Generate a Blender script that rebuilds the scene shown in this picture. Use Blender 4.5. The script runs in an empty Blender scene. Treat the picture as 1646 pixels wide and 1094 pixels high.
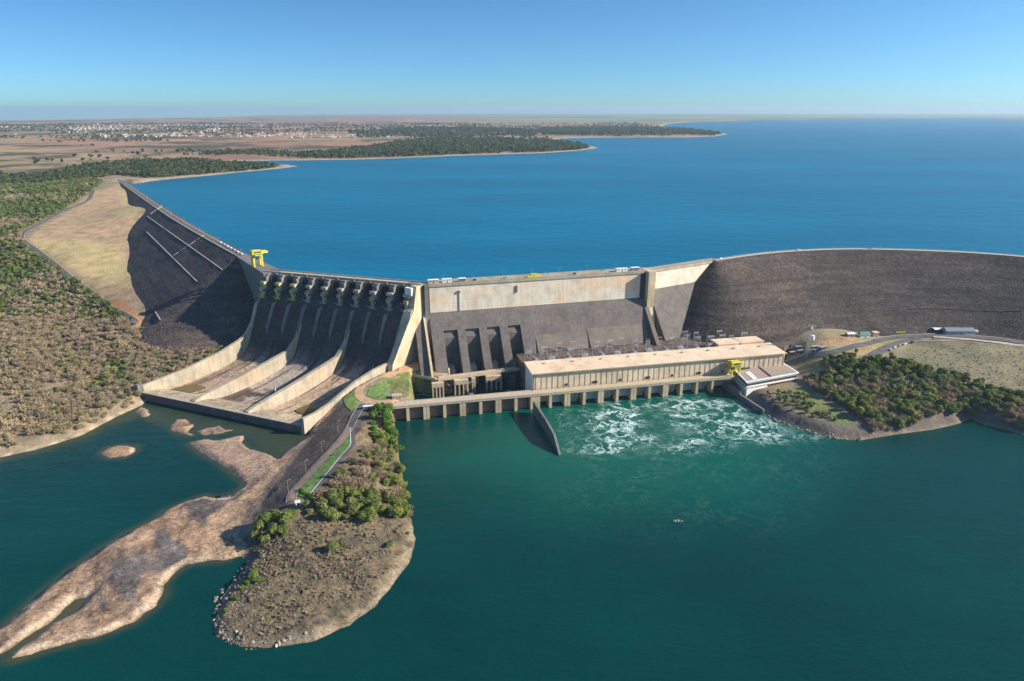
import bpy, math, random
import numpy as np
random.seed(7); RS = np.random.RandomState(11)
sc = bpy.context.scene; COL = sc.collection
R = math.radians
# ---------------------------------------------------------------- camera, sky, sun, exposure
F, HZ, CH = 1112.0, 176.0, 230.0          # survey constants: focal length and horizon of the photograph (px), camera height (m)
PITCH = math.atan((547 - HZ) / F)
cam = bpy.data.objects.new('camera', bpy.data.cameras.new('camera')); COL.objects.link(cam)
cam.location = (0, 0, CH); cam.rotation_euler = (math.pi / 2 - PITCH, 0, 0)
cam.data.sensor_width = 36; cam.data.lens = F / 1646 * 36; cam.data.clip_start = 1; cam.data.clip_end = 200000
sc.camera = cam
SUN_EL, SUN_AZ = R(28), R(-4)             # azimuth from +X towards +Y
sdir = (math.cos(SUN_EL) * math.cos(SUN_AZ), math.cos(SUN_EL) * math.sin(SUN_AZ), math.sin(SUN_EL))
w = bpy.data.worlds.new('World'); sc.world = w; w.use_nodes = True
nt = w.node_tree; bg = nt.nodes['Background']; bg.inputs[1].default_value = 0.115
sky = nt.nodes.new('ShaderNodeTexSky'); sky.sky_type = 'NISHITA'; sky.sun_disc = False
sky.sun_elevation = SUN_EL; sky.sun_rotation = math.pi / 2 - SUN_AZ
sky.altitude = 400; sky.air_density = 1.25; sky.dust_density = 2.2; sky.ozone_density = 4.0
tc = nt.nodes.new('ShaderNodeTexCoord'); sx = nt.nodes.new('ShaderNodeSeparateXYZ'); cx = nt.nodes.new('ShaderNodeCombineXYZ')
mz = nt.nodes.new('ShaderNodeMath'); mz.operation = 'MULTIPLY_ADD'; mz.inputs[1].default_value = 2.2; mz.inputs[2].default_value = 0.05
mx = nt.nodes.new('ShaderNodeMath'); mx.operation = 'MAXIMUM'; mx.inputs[1].default_value = 0.05
nt.links.new(tc.outputs['Generated'], sx.inputs[0]); nt.links.new(sx.outputs[0], cx.inputs[0]); nt.links.new(sx.outputs[1], cx.inputs[1])
nt.links.new(sx.outputs[2], mz.inputs[0]); nt.links.new(mz.outputs[0], mx.inputs[0]); nt.links.new(mx.outputs[0], cx.inputs[2])
nt.links.new(cx.outputs[0], sky.inputs[0])
hs = nt.nodes.new('ShaderNodeHueSaturation'); hs.inputs['Saturation'].default_value = 1.08
tn = nt.nodes.new('ShaderNodeMix'); tn.data_type = 'RGBA'; tn.blend_type = 'MULTIPLY'; tn.inputs[0].default_value = 1; tn.inputs[7].default_value = (.62, .92, 1.04, 1)
nt.links.new(sky.outputs[0], hs.inputs['Color']); nt.links.new(hs.outputs[0], tn.inputs[6]); nt.links.new(tn.outputs[2], bg.inputs[0])
from mathutils import Vector, Matrix
sl = bpy.data.lights.new('sun', 'SUN'); sl.energy = 5.0; sl.angle = R(0.5); sl.color = (1.0, 0.92, 0.80)
so = bpy.data.objects.new('sun', sl); COL.objects.link(so); so.rotation_euler = Vector(sdir).to_track_quat('Z', 'Y').to_euler(); so.location = (600, 0, 600)
sc.view_settings.view_transform = 'Standard'; sc.view_settings.look = 'None'; sc.view_settings.exposure = 0.72; sc.view_settings.gamma = 1
sc.render.resolution_x = 1024; sc.render.resolution_y = 681

# ---------------------------------------------------------------- survey helpers: a bearing read off the photograph, cut with a known level
def ray(x, y):
    u = (x - 823) / F; v = (547 - y) / F
    return np.array([u, math.cos(PITCH) + v * math.sin(PITCH), -math.sin(PITCH) + v * math.cos(PITCH)])
def at(x, y, z=0.0):
    d = ray(x, y); return np.array([0, 0, CH]) + d * ((z - CH) / d[2])
def onplane(x, y, P, n):
    d = ray(x, y); c = np.array([0, 0, CH]); return c + d * (np.dot(np.asarray(P) - c, n) / np.dot(d, n))
def poly(pts, z): return np.array([at(x, y, z)[:2] for x, y in pts])
def sdist(P, X, Y):
    """signed distance, positive inside polygon P"""
    X = np.asarray(X, float); Y = np.asarray(Y, float)
    d = np.full(X.shape, 1e18); ins = np.zeros(X.shape, bool); n = len(P)
    for i in range(n):
        ax, ay = P[i]; bx, by = P[(i + 1) % n]; ex, ey = bx - ax, by - ay
        L = ex * ex + ey * ey + 1e-12
        t = np.clip(((X - ax) * ex + (Y - ay) * ey) / L, 0, 1)
        d = np.minimum(d, (X - ax - t * ex) ** 2 + (Y - ay - t * ey) ** 2)
        if ay != by:
            c = ((ay > Y) != (by > Y)) & (X < ex * (Y - ay) / (by - ay) + ax); ins ^= c
    d = np.sqrt(d); return np.where(ins, d, -d)
def pdist(P, X, Y):
    d = np.full(np.shape(X), 1e18)
    for i in range(len(P) - 1):
        ax, ay = P[i][:2]; bx, by = P[i + 1][:2]; ex, ey = bx - ax, by - ay
        t = np.clip(((X - ax) * ex + (Y - ay) * ey) / (ex * ex + ey * ey), 0, 1)
        d = np.minimum(d, (X - ax - t * ex) ** 2 + (Y - ay - t * ey) ** 2)
    return np.sqrt(d)
def sstep(x, a, b):
    t = np.clip((x - a) / (b - a), 0, 1); return t * t * (3 - 2 * t)
_tab = RS.rand(256, 256)
def vnoise(X, Y):
    xi = np.floor(X).astype(int); yi = np.floor(Y).astype(int); fx = X - xi; fy = Y - yi
    fx = fx * fx * (3 - 2 * fx); fy = fy * fy * (3 - 2 * fy)
    a = _tab[xi & 255, yi & 255]; b = _tab[(xi + 1) & 255, yi & 255]; c = _tab[xi & 255, (yi + 1) & 255]; d = _tab[(xi + 1) & 255, (yi + 1) & 255]
    return (a * (1 - fx) + b * fx) * (1 - fy) + (c * (1 - fx) + d * fx) * fy
def fbm(X, Y, s, o=4):
    r = 0; am = .5; X = np.asarray(X, float); Y = np.asarray(Y, float)
    for k in range(o):
        r = r + am * (vnoise(X / s + 17.3 * k, Y / s + 9.1 * k) - .5); s /= 2.03; am *= .55
    return r
def tps(ctrl):
    P = np.array(ctrl, float); n = len(P); S = 300.0
    def U(d2): return d2 * np.log(d2 + 1e-9)
    q = P[:, :2] / S; d2 = ((q[:, None] - q[None]) ** 2).sum(2)
    K = U(d2) + np.eye(n) * .004; A = np.zeros((n + 3, n + 3)); A[:n, :n] = K
    A[:n, n] = 1; A[:n, n + 1:] = q; A[n:, :n] = A[:n, n:].T
    b = np.zeros(n + 3); b[:n] = P[:, 2]; c = np.linalg.solve(A, b)
    def f(X, Y):
        X = np.asarray(X, float) / S; Y = np.asarray(Y, float) / S; r = c[n] + c[n + 1] * X + c[n + 2] * Y
        for i in range(n): r = r + c[i] * U((X - q[i, 0]) ** 2 + (Y - q[i, 1]) ** 2)
        return r
    return f
def pick(x, y, hf, d0=200.0, d1=3000.0):
    d = ray(x, y); d = d / np.linalg.norm(d); t = np.concatenate([np.arange(d0, d1, 2.0), np.arange(d1, 14000, 20.0)])
    P = np.array([0, 0, CH])[None] + t[:, None] * d[None]; h = hf(P[:, 0], P[:, 1]); k = np.argmax(P[:, 2] <= h)
    return P[k]

# ---------------------------------------------------------------- object helpers
def tag(o, label=None, cat=None, group=None, kind=None):
    if label: o['label'] = label
    if cat: o['category'] = cat
    if group: o['group'] = group
    if kind: o['kind'] = kind
    return o
def empty(name, loc=(0, 0, 0), rz=0.0, label=None, cat=None, group=None):
    o = bpy.data.objects.new(name, None); COL.objects.link(o); o.location = loc; o.rotation_euler = (0, 0, rz); o.empty_display_size = 1
    return tag(o, label, cat, group)
def npmesh(name, V, Fq, mats, parent=None, mi=None, smooth=False, attrs=None):
    """V (n,3), Fq (m,k) array or list of face arrays"""
    me = bpy.data.meshes.new(name); V = np.asarray(V, np.float32)
    groups = Fq if isinstance(Fq, list) else [Fq]; groups = [np.asarray(g, np.int32) for g in groups if len(g)]
    loops = np.concatenate([g.ravel() for g in groups]); tot = np.concatenate([np.full(len(g), g.shape[1]) for g in groups])
    st = np.concatenate([[0], np.cumsum(tot)[:-1]])
    me.vertices.add(len(V)); me.vertices.foreach_set('co', V.ravel())
    me.loops.add(len(loops)); me.loops.foreach_set('vertex_index', loops.astype(np.int32))
    me.polygons.add(len(tot)); me.polygons.foreach_set('loop_start', st.astype(np.int32)); me.polygons.foreach_set('loop_total', tot.astype(np.int32))
    if mi is not None: me.polygons.foreach_set('material_index', np.asarray(mi, np.int32))
    me.polygons.foreach_set('use_smooth', np.full(len(tot), smooth))
    me.update(calc_edges=True); me.validate()
    for m in (mats if isinstance(mats, (list, tuple)) else [mats]): me.materials.append(m)
    for k, v in (attrs or {}).items():
        v = np.asarray(v, np.float32)
        if v.ndim == 2:
            a = me.color_attributes.new(k, 'FLOAT_COLOR', 'POINT'); a.data.foreach_set('color', np.hstack([v, np.ones((len(v), 1))]).astype(np.float32).ravel())
        else:
            a = me.attributes.new(k, 'FLOAT', 'POINT'); a.data.foreach_set('value', v)
    o = bpy.data.objects.new(name, me); COL.objects.link(o); o.parent = parent
    return o
class MB:
    def __init__(s): s.v = []; s.f = []; s.m = []
    def add(s, vs, fs, m=0):
        b = len(s.v); s.v += [tuple(map(float, v)) for v in vs]; s.f += [[i + b for i in f] for f in fs]; s.m += [m] * len(fs)
    def box(s, x0, x1, y0, y1, z0, z1, m=0):
        s.add([(x0, y0, z0), (x1, y0, z0), (x1, y1, z0), (x0, y1, z0), (x0, y0, z1), (x1, y0, z1), (x1, y1, z1), (x0, y1, z1)],
              [(0, 3, 2, 1), (4, 5, 6, 7), (0, 1, 5, 4), (1, 2, 6, 5), (2, 3, 7, 6), (3, 0, 4, 7)], m)
    def loft(s, A, B, m=0, caps=True):
        n = len(A); s.add(list(A) + list(B), [(i, (i + 1) % n, n + (i + 1) % n, n + i) for i in range(n)] + ([tuple(range(n))[::-1], tuple(range(n, 2 * n))] if caps else []), m)
    def bar(s, p, q, r, m=0, n=4, r2=None):
        p = Vector(p); q = Vector(q); d = (q - p).normalized(); u = d.orthogonal().normalized(); v = d.cross(u); r2 = r if r2 is None else r2
        s.loft([p + (u * math.cos(a) + v * math.sin(a)) * r for a in [2 * math.pi * (k + .5) / n for k in range(n)]],
               [q + (u * math.cos(a) + v * math.sin(a)) * r2 for a in [2 * math.pi * (k + .5) / n for k in range(n)]], m)
    def yprism(s, prof, x0, x1, m=0):           # profile (y,z) swept along x
        s.loft([(x0, y, z) for y, z in prof], [(x1, y, z) for y, z in prof], m)
    def build(s, name, mats, parent=None, smooth=False):
        me = bpy.data.meshes.new(name); me.from_pydata(s.v, [], s.f)
        for m in (mats if isinstance(mats, (list, tuple)) else [mats]): me.materials.append(m)
        me.polygons.foreach_set('material_index', s.m)
        if smooth: me.polygons.foreach_set('use_smooth', [True] * len(s.f))
        import bmesh
        bm = bmesh.new(); bm.from_mesh(me); bmesh.ops.recalc_face_normals(bm, faces=bm.faces); bm.to_mesh(me); bm.free()
        o = bpy.data.objects.new(name, me); COL.objects.link(o); o.parent = parent; return o
def copy_tree(o, parent=None):
    c = o.copy(); COL.objects.link(c)
    if parent: c.parent = parent
    for ch in list(o.children): copy_tree(ch, c)
    return c

# ---------------------------------------------------------------- materials
def mat(name):
    m = bpy.data.materials.new(name); m.use_nodes = True; t = m.node_tree; return m, t, t.nodes['Principled BSDF']
def N(t, typ, **kw):
    n = t.nodes.new(typ)
    for k, v in kw.items():
        if k in n.inputs.keys(): n.inputs[k].default_value = v
        else: setattr(n, k, v)
    return n
def ramp(t, src, stops):
    r = t.nodes.new('ShaderNodeValToRGB'); e = r.color_ramp.elements
    while len(e) < len(stops): e.new(0.5)
    for i, (p, c) in enumerate(stops): e[i].position = p; e[i].color = (*c, 1) if len(c) == 3 else c
    t.links.new(src, r.inputs[0]); return r.outputs[0]
def noise(t, coord, scale, detail=4, rough=.55, vec_scale=None, dist=0):
    n = N(t, 'ShaderNodeTexNoise'); n.inputs['Scale'].default_value = scale; n.inputs['Detail'].default_value = detail; n.inputs['Roughness'].default_value = rough; n.inputs['Distortion'].default_value = dist
    if vec_scale:
        mp = t.nodes.new('ShaderNodeMapping'); mp.inputs['Scale'].default_value = vec_scale; t.links.new(coord, mp.inputs[0]); coord = mp.outputs[0]
    t.links.new(coord, n.inputs['Vector']); return n.outputs[0]
def mix(t, a, b, f, mode='MIX'):
    m = t.nodes.new('ShaderNodeMix'); m.data_type = 'RGBA'; m.blend_type = mode
    for i, v in ((6, a), (7, b)):
        if isinstance(v, (tuple, list)): m.inputs[i].default_value = (*v[:3], 1)
        else: t.links.new(v, m.inputs[i])
    if isinstance(f, (int, float)): m.inputs[0].default_value = f
    else: t.links.new(f, m.inputs[0])
    return m.outputs[2]
def mth(t, op, a, b=0.0, c=0.0):
    m = t.nodes.new('ShaderNodeMath'); m.operation = op
    for i, v in enumerate((a, b, c)):
        if isinstance(v, (int, float)): m.inputs[i].default_value = v
        else: t.links.new(v, m.inputs[i])
    return m.outputs[0]
def bump(t, b, h, dist=.3, strength=1.0):
    n = t.nodes.new('ShaderNodeBump'); n.inputs['Distance'].default_value = dist; n.inputs['Strength'].default_value = strength
    t.links.new(h, n.inputs['Height']); t.links.new(n.outputs[0], b.inputs['Normal'])
def simple(name, c, rough=.7, var=.25, scale=1.5, metal=0.0):
    m, t, b = mat(name); g = N(t, 'ShaderNodeNewGeometry').outputs['Position']
    n = noise(t, g, scale); lo = tuple(x * (1 - var) for x in c); hi = tuple(min(1, x * (1 + var)) for x in c)
    t.links.new(ramp(t, n, [(.3, lo), (.7, hi)]), b.inputs['Base Color']); b.inputs['Roughness'].default_value = rough; b.inputs['Metallic'].default_value = metal
    return m
def concrete(name, c, dark=.45, lift=2.6, joint=20.6, stain=.5, orange=0.0, tint=None, streak=1.0):
    m, t, b = mat(name); oc = N(t, 'ShaderNodeTexCoord').outputs['Object']
    base = ramp(t, noise(t, oc, .09, 5, .6), [(.3, tuple(x * (1 - .28) for x in c)), (.5, c), (.72, tuple(min(1, x * 1.16) for x in c))])
    fine = ramp(t, noise(t, oc, 1.3, 4, .6), [(.25, (.78,) * 3), (.75, (1.08,) * 3)]); col = mix(t, base, fine, 1.0, 'MULTIPLY')
    st = ramp(t, noise(t, oc, 1.0, 5, .62, (.42, .42, .035)), [(.42, (0,) * 3), (.68, (1,) * 3)])
    col = mix(t, col, tuple(x * dark for x in c), mth(t, 'MULTIPLY', st, stain * streak))
    if orange:
        om = ramp(t, noise(t, oc, .03, 3, .5, (1, 1, 1.6)), [(.5, (0,) * 3), (.68, (1,) * 3)])
        col = mix(t, col, (c[0] * 1.02, c[1] * .66, c[2] * .42), mth(t, 'MULTIPLY', om, orange))
    s = N(t, 'ShaderNodeSeparateXYZ'); t.links.new(oc, s.inputs[0])
    def lines(src, period, wd):
        fr = mth(t, 'FRACT', mth(t, 'DIVIDE', src, period)); return mth(t, 'LESS_THAN', fr, wd / period)
    ln = mth(t, 'MAXIMUM', mth(t, 'MULTIPLY', lines(s.outputs[2], lift, .22), .5), mth(t, 'MULTIPLY', lines(s.outputs[0], joint, .35), .9))
    ln = mth(t, 'MULTIPLY', ln, ramp(t, noise(t, oc, .2, 2), [(.3, (.15,) * 3), (.6, (.75,) * 3)]))
    col = mix(t, col, tuple(x * .45 for x in c), ln)
    t.links.new(col, b.inputs['Base Color']); b.inputs['Roughness'].default_value = .85; b.inputs['Specular IOR Level'].default_value = .25
    bump(t, b, noise(t, oc, 2.0, 4), .15); return m
M = {}
M['conc'] = concrete('light_concrete', (.50, .43, .32), orange=.35)
M['wall'] = concrete('dam_wall_concrete', (.84, .73, .58), orange=.6, stain=.3)
M['apron'] = concrete('apron_concrete', (.40, .33, .25), lift=40, joint=400, stain=.6, orange=.3)
M['slope'] = concrete('weathered_and_shade_dark_concrete', (.175, .15, .135), dark=.5, stain=.6)  # weathered on the dam faces; on the end sill it stands for shade
M['slope2'] = concrete('weathered_brown_concrete', (.215, .175, .145), dark=.6, stain=.5)
M['phwall'] = concrete('powerhouse_wall_concrete', (.76, .62, .44), stain=.3, lift=7, joint=14.3)
M['tail'] = concrete('brown_tailrace_wall', (.23, .17, .14), stain=.5, lift=4, joint=14.3)
M['pier'] = concrete('pier_concrete', (.62, .50, .33), stain=.35, lift=20)
M['spier'] = concrete('spillway_pier_concrete', (.24, .22, .20), stain=.6)
M['nose'] = concrete('grey_nose_concrete', (.27, .26, .24), stain=.6)
M['deck'] = simple('deck_concrete', (.50, .39, .28), .85, .2, .4)
M['roof'] = concrete('cream_roof', (.82, .63, .44), dark=.8, stain=.35, lift=400, joint=15, orange=.12)
M['roof2'] = simple('brown_flat_roof', (.36, .27, .22), .85, .15, .5)
M['white'] = simple('white_paint', (.78, .78, .75), .6, .1, .5)
M['greywall'] = simple('grey_paint', (.35, .38, .38), .7, .15, .5)
M['yellow'] = simple('yellow_paint', (.68, .56, .06), .6, .28, .7)
M['paleyellow'] = simple('faded_yellow_paint', (.50, .45, .22), .7, .3, .6)
M['steel'] = simple('galvanised_steel', (.42, .42, .43), .5, .25, 2.0, .3)
M['dark'] = simple('dark_metal', (.03, .035, .04), .6, .3, 1.0)
M['glass'] = simple('window_glass', (.04, .06, .07), .15, .2, .5)
M['asphalt'] = simple('asphalt', (.115, .105, .10), .9, .25, .15)
M['paver'] = simple('reddish_paving', (.40, .25, .165), .9, .2, .2)
M['dirt'] = simple('orange_dirt', (.46, .27, .15), .95, .2, .15)
M['kerb'] = simple('pale_kerb', (.50, .44, .36), .85, .2, .5)
M['green_roof'] = simple('green_sheet_roof', (.10, .22, .17), .6, .2, .5)
M['blue_roof'] = simple('blue_grey_sheet_roof', (.17, .22, .26), .6, .12, .8)
M['red'] = simple('red_paint', (.45, .08, .05), .5, .2, 1)
M['bark'] = simple('bark', (.17, .13, .10), .95, .3, 3)
def riprap(name, c, s=.75, band=True):
    m, t, b = mat(name); g = N(t, 'ShaderNodeNewGeometry').outputs['Position']
    v = N(t, 'ShaderNodeTexVoronoi'); v.inputs['Scale'].default_value = s; t.links.new(g, v.inputs['Vector'])
    sep = N(t, 'ShaderNodeSeparateColor'); t.links.new(v.outputs['Color'], sep.inputs[0])
    col = ramp(t, sep.outputs[0], [(0, tuple(x * .6 for x in c)), (.6, c), (1, tuple(x * 1.45 for x in c))])
    big = ramp(t, noise(t, g, .02, 5, .65, (1, 1, 2.5)), [(.3, (.72, .72, .78)), (.7, (1.3, 1.18, 1.05))]); col = mix(t, col, big, 1.0, 'MULTIPLY')
    mid = ramp(t, noise(t, g, .12, 4, .7), [(.3, (.82,) * 3), (.7, (1.15,) * 3)]); col = mix(t, col, mid, 1.0, 'MULTIPLY')
    bd = ramp(t, noise(t, g, 1.0, 4, .6, (.012, .012, .28)), [(.38, (.78,) * 3), (.5, (1,) * 3), (.66, (1.3, 1.26, 1.2))]); col = mix(t, col, bd, 1.0, 'MULTIPLY')
    t.links.new(col, b.inputs['Base Color']); b.inputs['Roughness'].default_value = .95; b.inputs['Specular IOR Level'].default_value = .15
    h = mth(t, 'ADD', mth(t, 'MULTIPLY', v.outputs['Distance'], -1.0), mth(t, 'MULTIPLY', noise(t, g, .25, 3), 2.0))
    bump(t, b, h, .28); return m
M['riprap'] = riprap('dark_riprap', (.105, .086, .078))
M['riprap_r'] = riprap('grey_riprap', (.080, .069, .062))
M['causeway'] = riprap('causeway_stone', (.15, .115, .095), .8)
def ground_mat(name, far=False):
    m, t, b = mat(name); g = N(t, 'ShaderNodeNewGeometry').outputs['Position']
    a = N(t, 'ShaderNodeVertexColor'); a.layer_name = 'Col'
    col = a.outputs[0]
    n1 = ramp(t, noise(t, g, .06, 6, .7), [(.3, (.62, .62, .6)), (.5, (1, 1, 1)), (.72, (1.35, 1.3, 1.2))])
    col = mix(t, col, n1, 1.0, 'MULTIPLY')
    n2 = ramp(t, noise(t, g, .6, 4, .7), [(.3, (.72,) * 3), (.7, (1.25,) * 3)]); col = mix(t, col, n2, 1.0, 'MULTIPLY')
    if far:
        v = N(t, 'ShaderNodeTexVoronoi'); v.inputs['Scale'].default_value = .0016; v.distance = 'CHEBYCHEV'; t.links.new(g, v.inputs['Vector'])
        sep = N(t, 'ShaderNodeSeparateColor'); t.links.new(v.outputs['Color'], sep.inputs[0])
        fc = ramp(t, sep.outputs[0], [(0, (.15, .10, .07)), (.2, (.30, .18, .12)), (.35, (.42, .30, .2)), (.5, (.30, .16, .10)), (.62, (.42, .33, .17)), (.8, (.26, .21, .12)), (1, (.46, .23, .12))])
        nn = ramp(t, noise(t, g, .004, 6, .65), [(.3, (.24, .12, .08)), (.6, (.42, .23, .14))]); fc = mix(t, fc, nn, .35)
        wd = ramp(t, noise(t, g, .0022, 7, .72), [(.5, (0,) * 3), (.56, (1,) * 3)]); fc = mix(t, fc, (.045, .065, .03), mth(t, 'MULTIPLY', wd, .85))
        s = N(t, 'ShaderNodeAttribute'); s.attribute_name = 'far'
        col = mix(t, col, fc, s.outputs['Fac'])
    if not far:
        dn = N(t, 'ShaderNodeTexNoise'); dn.inputs['Scale'].default_value = .12; dn.inputs['Detail'].default_value = 5; t.links.new(g, dn.inputs['Vector'])
        sc_ = N(t, 'ShaderNodeVectorMath'); sc_.operation = 'SCALE'; sc_.inputs['Scale'].default_value = 9; t.links.new(dn.outputs['Color'], sc_.inputs[0])
        ad = N(t, 'ShaderNodeVectorMath'); ad.operation = 'ADD'; t.links.new(g, ad.inputs[0]); t.links.new(sc_.outputs[0], ad.inputs[1])
        mp = N(t, 'ShaderNodeMapping'); mp.inputs['Rotation'].default_value = (0, 0, .72); mp.inputs['Scale'].default_value = (.45, 1.2, 1); t.links.new(ad.outputs[0], mp.inputs[0])
        v = N(t, 'ShaderNodeTexVoronoi'); v.feature = 'DISTANCE_TO_EDGE'; v.inputs['Scale'].default_value = .16; t.links.new(mp.outputs[0], v.inputs['Vector'])
        cr = ramp(t, v.outputs['Distance'], [(0, (.5, .47, .45)), (.06, (1, 1, 1))]); mk = ramp(t, noise(t, g, .05, 3), [(.4, (0,) * 3), (.6, (.9,) * 3)]); col = mix(t, col, mix(t, col, cr, 1.0, 'MULTIPLY'), mk)
        col = mix(t, col, ramp(t, noise(t, mp.outputs[0], .5, 6, .75), [(.35, (.6, .58, .56)), (.5, (1,) * 3), (.66, (1.3, 1.28, 1.25))]), 1.0, 'MULTIPLY')
    t.links.new(col, b.inputs['Base Color']); b.inputs['Roughness'].default_value = .95; b.inputs['Specular IOR Level'].default_value = .15
    bump(t, b, mth(t, 'ADD', noise(t, g, .35, 5, .65), mth(t, 'MULTIPLY', noise(t, g, 1.6, 3), .3)), .9); return m
M['ground'] = ground_mat('ground_surface', True); M['rock'] = ground_mat('rock_and_soil')
def leaf(name, cols, merged=False):
    m, t, b = mat(name)
    if merged: a = N(t, 'ShaderNodeAttribute'); a.attribute_name = 'tint'; r = a.outputs['Fac']
    else: r = N(t, 'ShaderNodeObjectInfo').outputs['Random']
    c = ramp(t, r, [(i / (len(cols) - 1), k) for i, k in enumerate(cols)])
    oc = N(t, 'ShaderNodeNewGeometry').outputs['Position']
    c = mix(t, c, ramp(t, noise(t, oc, .9, 3, .7), [(.3, (.6,) * 3), (.7, (1.45, 1.4, 1.25))]), 1.0, 'MULTIPLY')
    t.links.new(c, b.inputs['Base Color']); b.inputs['Roughness'].default_value = .7; b.inputs['Specular IOR Level'].default_value = .2
    if 'foliage' in name:
        tl = t.nodes.new('ShaderNodeBsdfTranslucent'); ms = t.nodes.new('ShaderNodeMixShader'); ms.inputs[0].default_value = .15 if 'dry' in name else .33; t.links.new(c, tl.inputs[0])
        t.links.new(b.outputs[0], ms.inputs[1]); t.links.new(tl.outputs[0], ms.inputs[2]); t.links.new(ms.outputs[0], t.nodes['Material Output'].inputs[0])
    return m
GREEN = [(.08, .14, .035), (.17, .21, .07), (.11, .19, .045), (.28, .25, .10), (.10, .155, .06), (.20, .25, .08), (.15, .18, .09)]
DRY = [(.36, .285, .20), (.46, .37, .25), (.29, .24, .18), (.30, .28, .14), (.42, .29, .21), (.36, .29, .19), (.33, .29, .24)]
M['leaf'] = leaf('green_foliage', GREEN); M['leafm'] = leaf('green_foliage_mass', GREEN + [(.24, .29, .07), (.19, .25, .05)], True)
M['dry'] = leaf('dry_foliage', DRY); M['drym'] = leaf('dry_foliage_mass', DRY, True)
M['olive'] = leaf('olive_foliage', [(.15, .23, .05), (.24, .29, .07), (.19, .25, .05), (.32, .32, .11), (.13, .20, .05)])
M['lime'] = leaf('bright_green_foliage', [(.14, .27, .03), (.10, .23, .03), (.19, .28, .05)])
M['farleaf'] = leaf('distant_foliage', [(.055, .085, .035), (.085, .115, .045), (.13, .13, .06)], True)
M['stone'] = leaf('boulder_stone', [(.30, .25, .20), (.20, .165, .14), (.40, .34, .27)]); M['stonem'] = leaf('rubble_stone', [(.20, .16, .12), (.12, .10, .08), (.29, .24, .18)], True)

# ================================================================ LAND FORM
CL = [at(388, 411, 86), at(300, 362, 86), at(250, 330, 86), at(190, 288, 86)]                 # left embankment crest
CRp = [(1150, 418), (1200, 410.5), (1250, 405), (1300, 401.8), (1350, 400), (1400, 400), (1450, 401), (1500, 402.8), (1550, 405), (1600, 408.3), (1646, 412)]
CR = [at(x, y, 86) for x, y in CRp]
e_ = (CR[-1] - CR[-2]); e_ /= np.linalg.norm(e_)
CR += [CR[-1] + e_ * k for k in (60, 140, 260, 420)]
CREST = [tuple(p[:2]) for p in CL[::-1]] + [(-229, 636), (-88, 583), (-72, 585), (127, 639)] + [tuple(p[:2]) for p in CR]
def offs(P, i):
    a = P[max(i - 1, 0)]; b = P[min(i + 1, len(P) - 1)]; d = (b - a)[:2]; d = d / np.linalg.norm(d); return d
nL = np.array([-(CL[0][1] - CL[3][1]), (CL[0][0] - CL[3][0])]) ; nL = nL / np.linalg.norm(nL)
if nL[1] > 0: nL = -nL
def lplane(x, y, m=1.8): return onplane(x, y, CL[0] + np.append(nL, 0) * 5, np.array([nL[0], nL[1], m]))
ctl = []
for (x, y) in [(228, 515), (215, 440), (210, 385), (222, 360), (240, 340), (214, 410), (222, 478)]:
    P = lplane(x, y); ctl.append((P[0], P[1], P[2] + 1))
for x, y, z in [(0, 700, 5), (120, 670, 6), (200, 640, 7), (0, 600, 13), (120, 600, 11), (200, 595, 11), (290, 575, 15), (340, 550, 20), (0, 500, 24), (120, 520, 22),
                (250, 527, 27), (300, 535, 24), (160, 480, 31), (45, 380, 60), (100, 430, 44), (190, 470, 36), (215, 292, 86), (150, 308, 83), (190, 300, 83), (195, 330, 74), (130, 350, 68), (60, 350, 68), (0, 300, 83), (0, 420, 42),
                (120, 285, 85), (0, 270, 86), (330, 280, 86), (150, 400, 53), (190, 440, 41),
                (1300, 556, 25), (1400, 536, 26), (1500, 532, 27), (1646, 542, 28), (1450, 600, 19), (1646, 600, 18), (1350, 600, 15), (1300, 625, 9), (1240, 640, 7), (1330, 660, 7), (1380, 685, 4),
                (1500, 650, 9), (1646, 650, 10), (1180, 540, 24), (1284, 590, 11), (1240, 597, 8), (1262, 578, 11), (1200, 590, 8), (1284, 604, 9), (1560, 570, 24), (1420, 560, 24), (1340, 575, 22)]:
    P = at(x, y, z); ctl.append(tuple(P))
ctl += [(-1400, 400, 60), (-900, 300, 30), (-1600, 1200, 85), (-1300, 1900, 88), (-400, 2200, 86), (900, 330, 40), (800, 470, 45), (1200, 600, 80), (-600, 200, 15), (0, 1900, 60), (700, 240, 30)]
hctl = tps(ctl)
RIVER = np.vstack([poly([(-400, 850), (-200, 790), (0, 735), (60, 722), (130, 700), (190, 668), (226, 652)], 0), [(-304, 532), (-268, 576), (-227, 626), (-80, 590), (-60, 578), (120, 625), (200, 612), (182, 562)],
                   poly([(1195, 638), (1215, 655), (1250, 675), (1290, 690), (1330, 703), (1380, 708), (1440, 698), (1500, 690), (1540, 681), (1560, 672), (1580, 682), (1646, 698), (1750, 712), (1900, 700)], 0),
                   [(760, 430), (1100, 330), (2500, 250), (2500, -900), (-2500, -900), (-2500, 250), (-900, 380)]])
RES = np.vstack([poly([(199, 290), (215, 295), (240, 291), (300, 285), (345, 281), (380, 277), (425, 273), (450, 270.5), (478, 267), (462, 264.5), (430, 264), (395, 263), (362, 260.5), (380, 258.5), (420, 258), (480, 257.5), (560, 256.5), (640, 254), (720, 250.5), (800, 248), (870, 246),
                       (930, 242), (962, 237.5), (935, 231), (880, 225.5), (900, 222.5), (960, 221), (1030, 220.5), (1100, 220.5), (1150, 219), (1172, 215.5), (1140, 210.5), (1090, 206), (1065, 202), (1080, 198), (1140, 195.5), (1220, 193), (1330, 191), (1450, 189.5), (1560, 189), (1646, 190.5)], 82),
                 [(16000, 13000), (16000, 500), (1400, 420)], np.array([c[:2] for c in CR[::-1]]), [(127, 639), (-72, 585), (-229, 636)], np.array([c[:2] for c in CL])])
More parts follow.
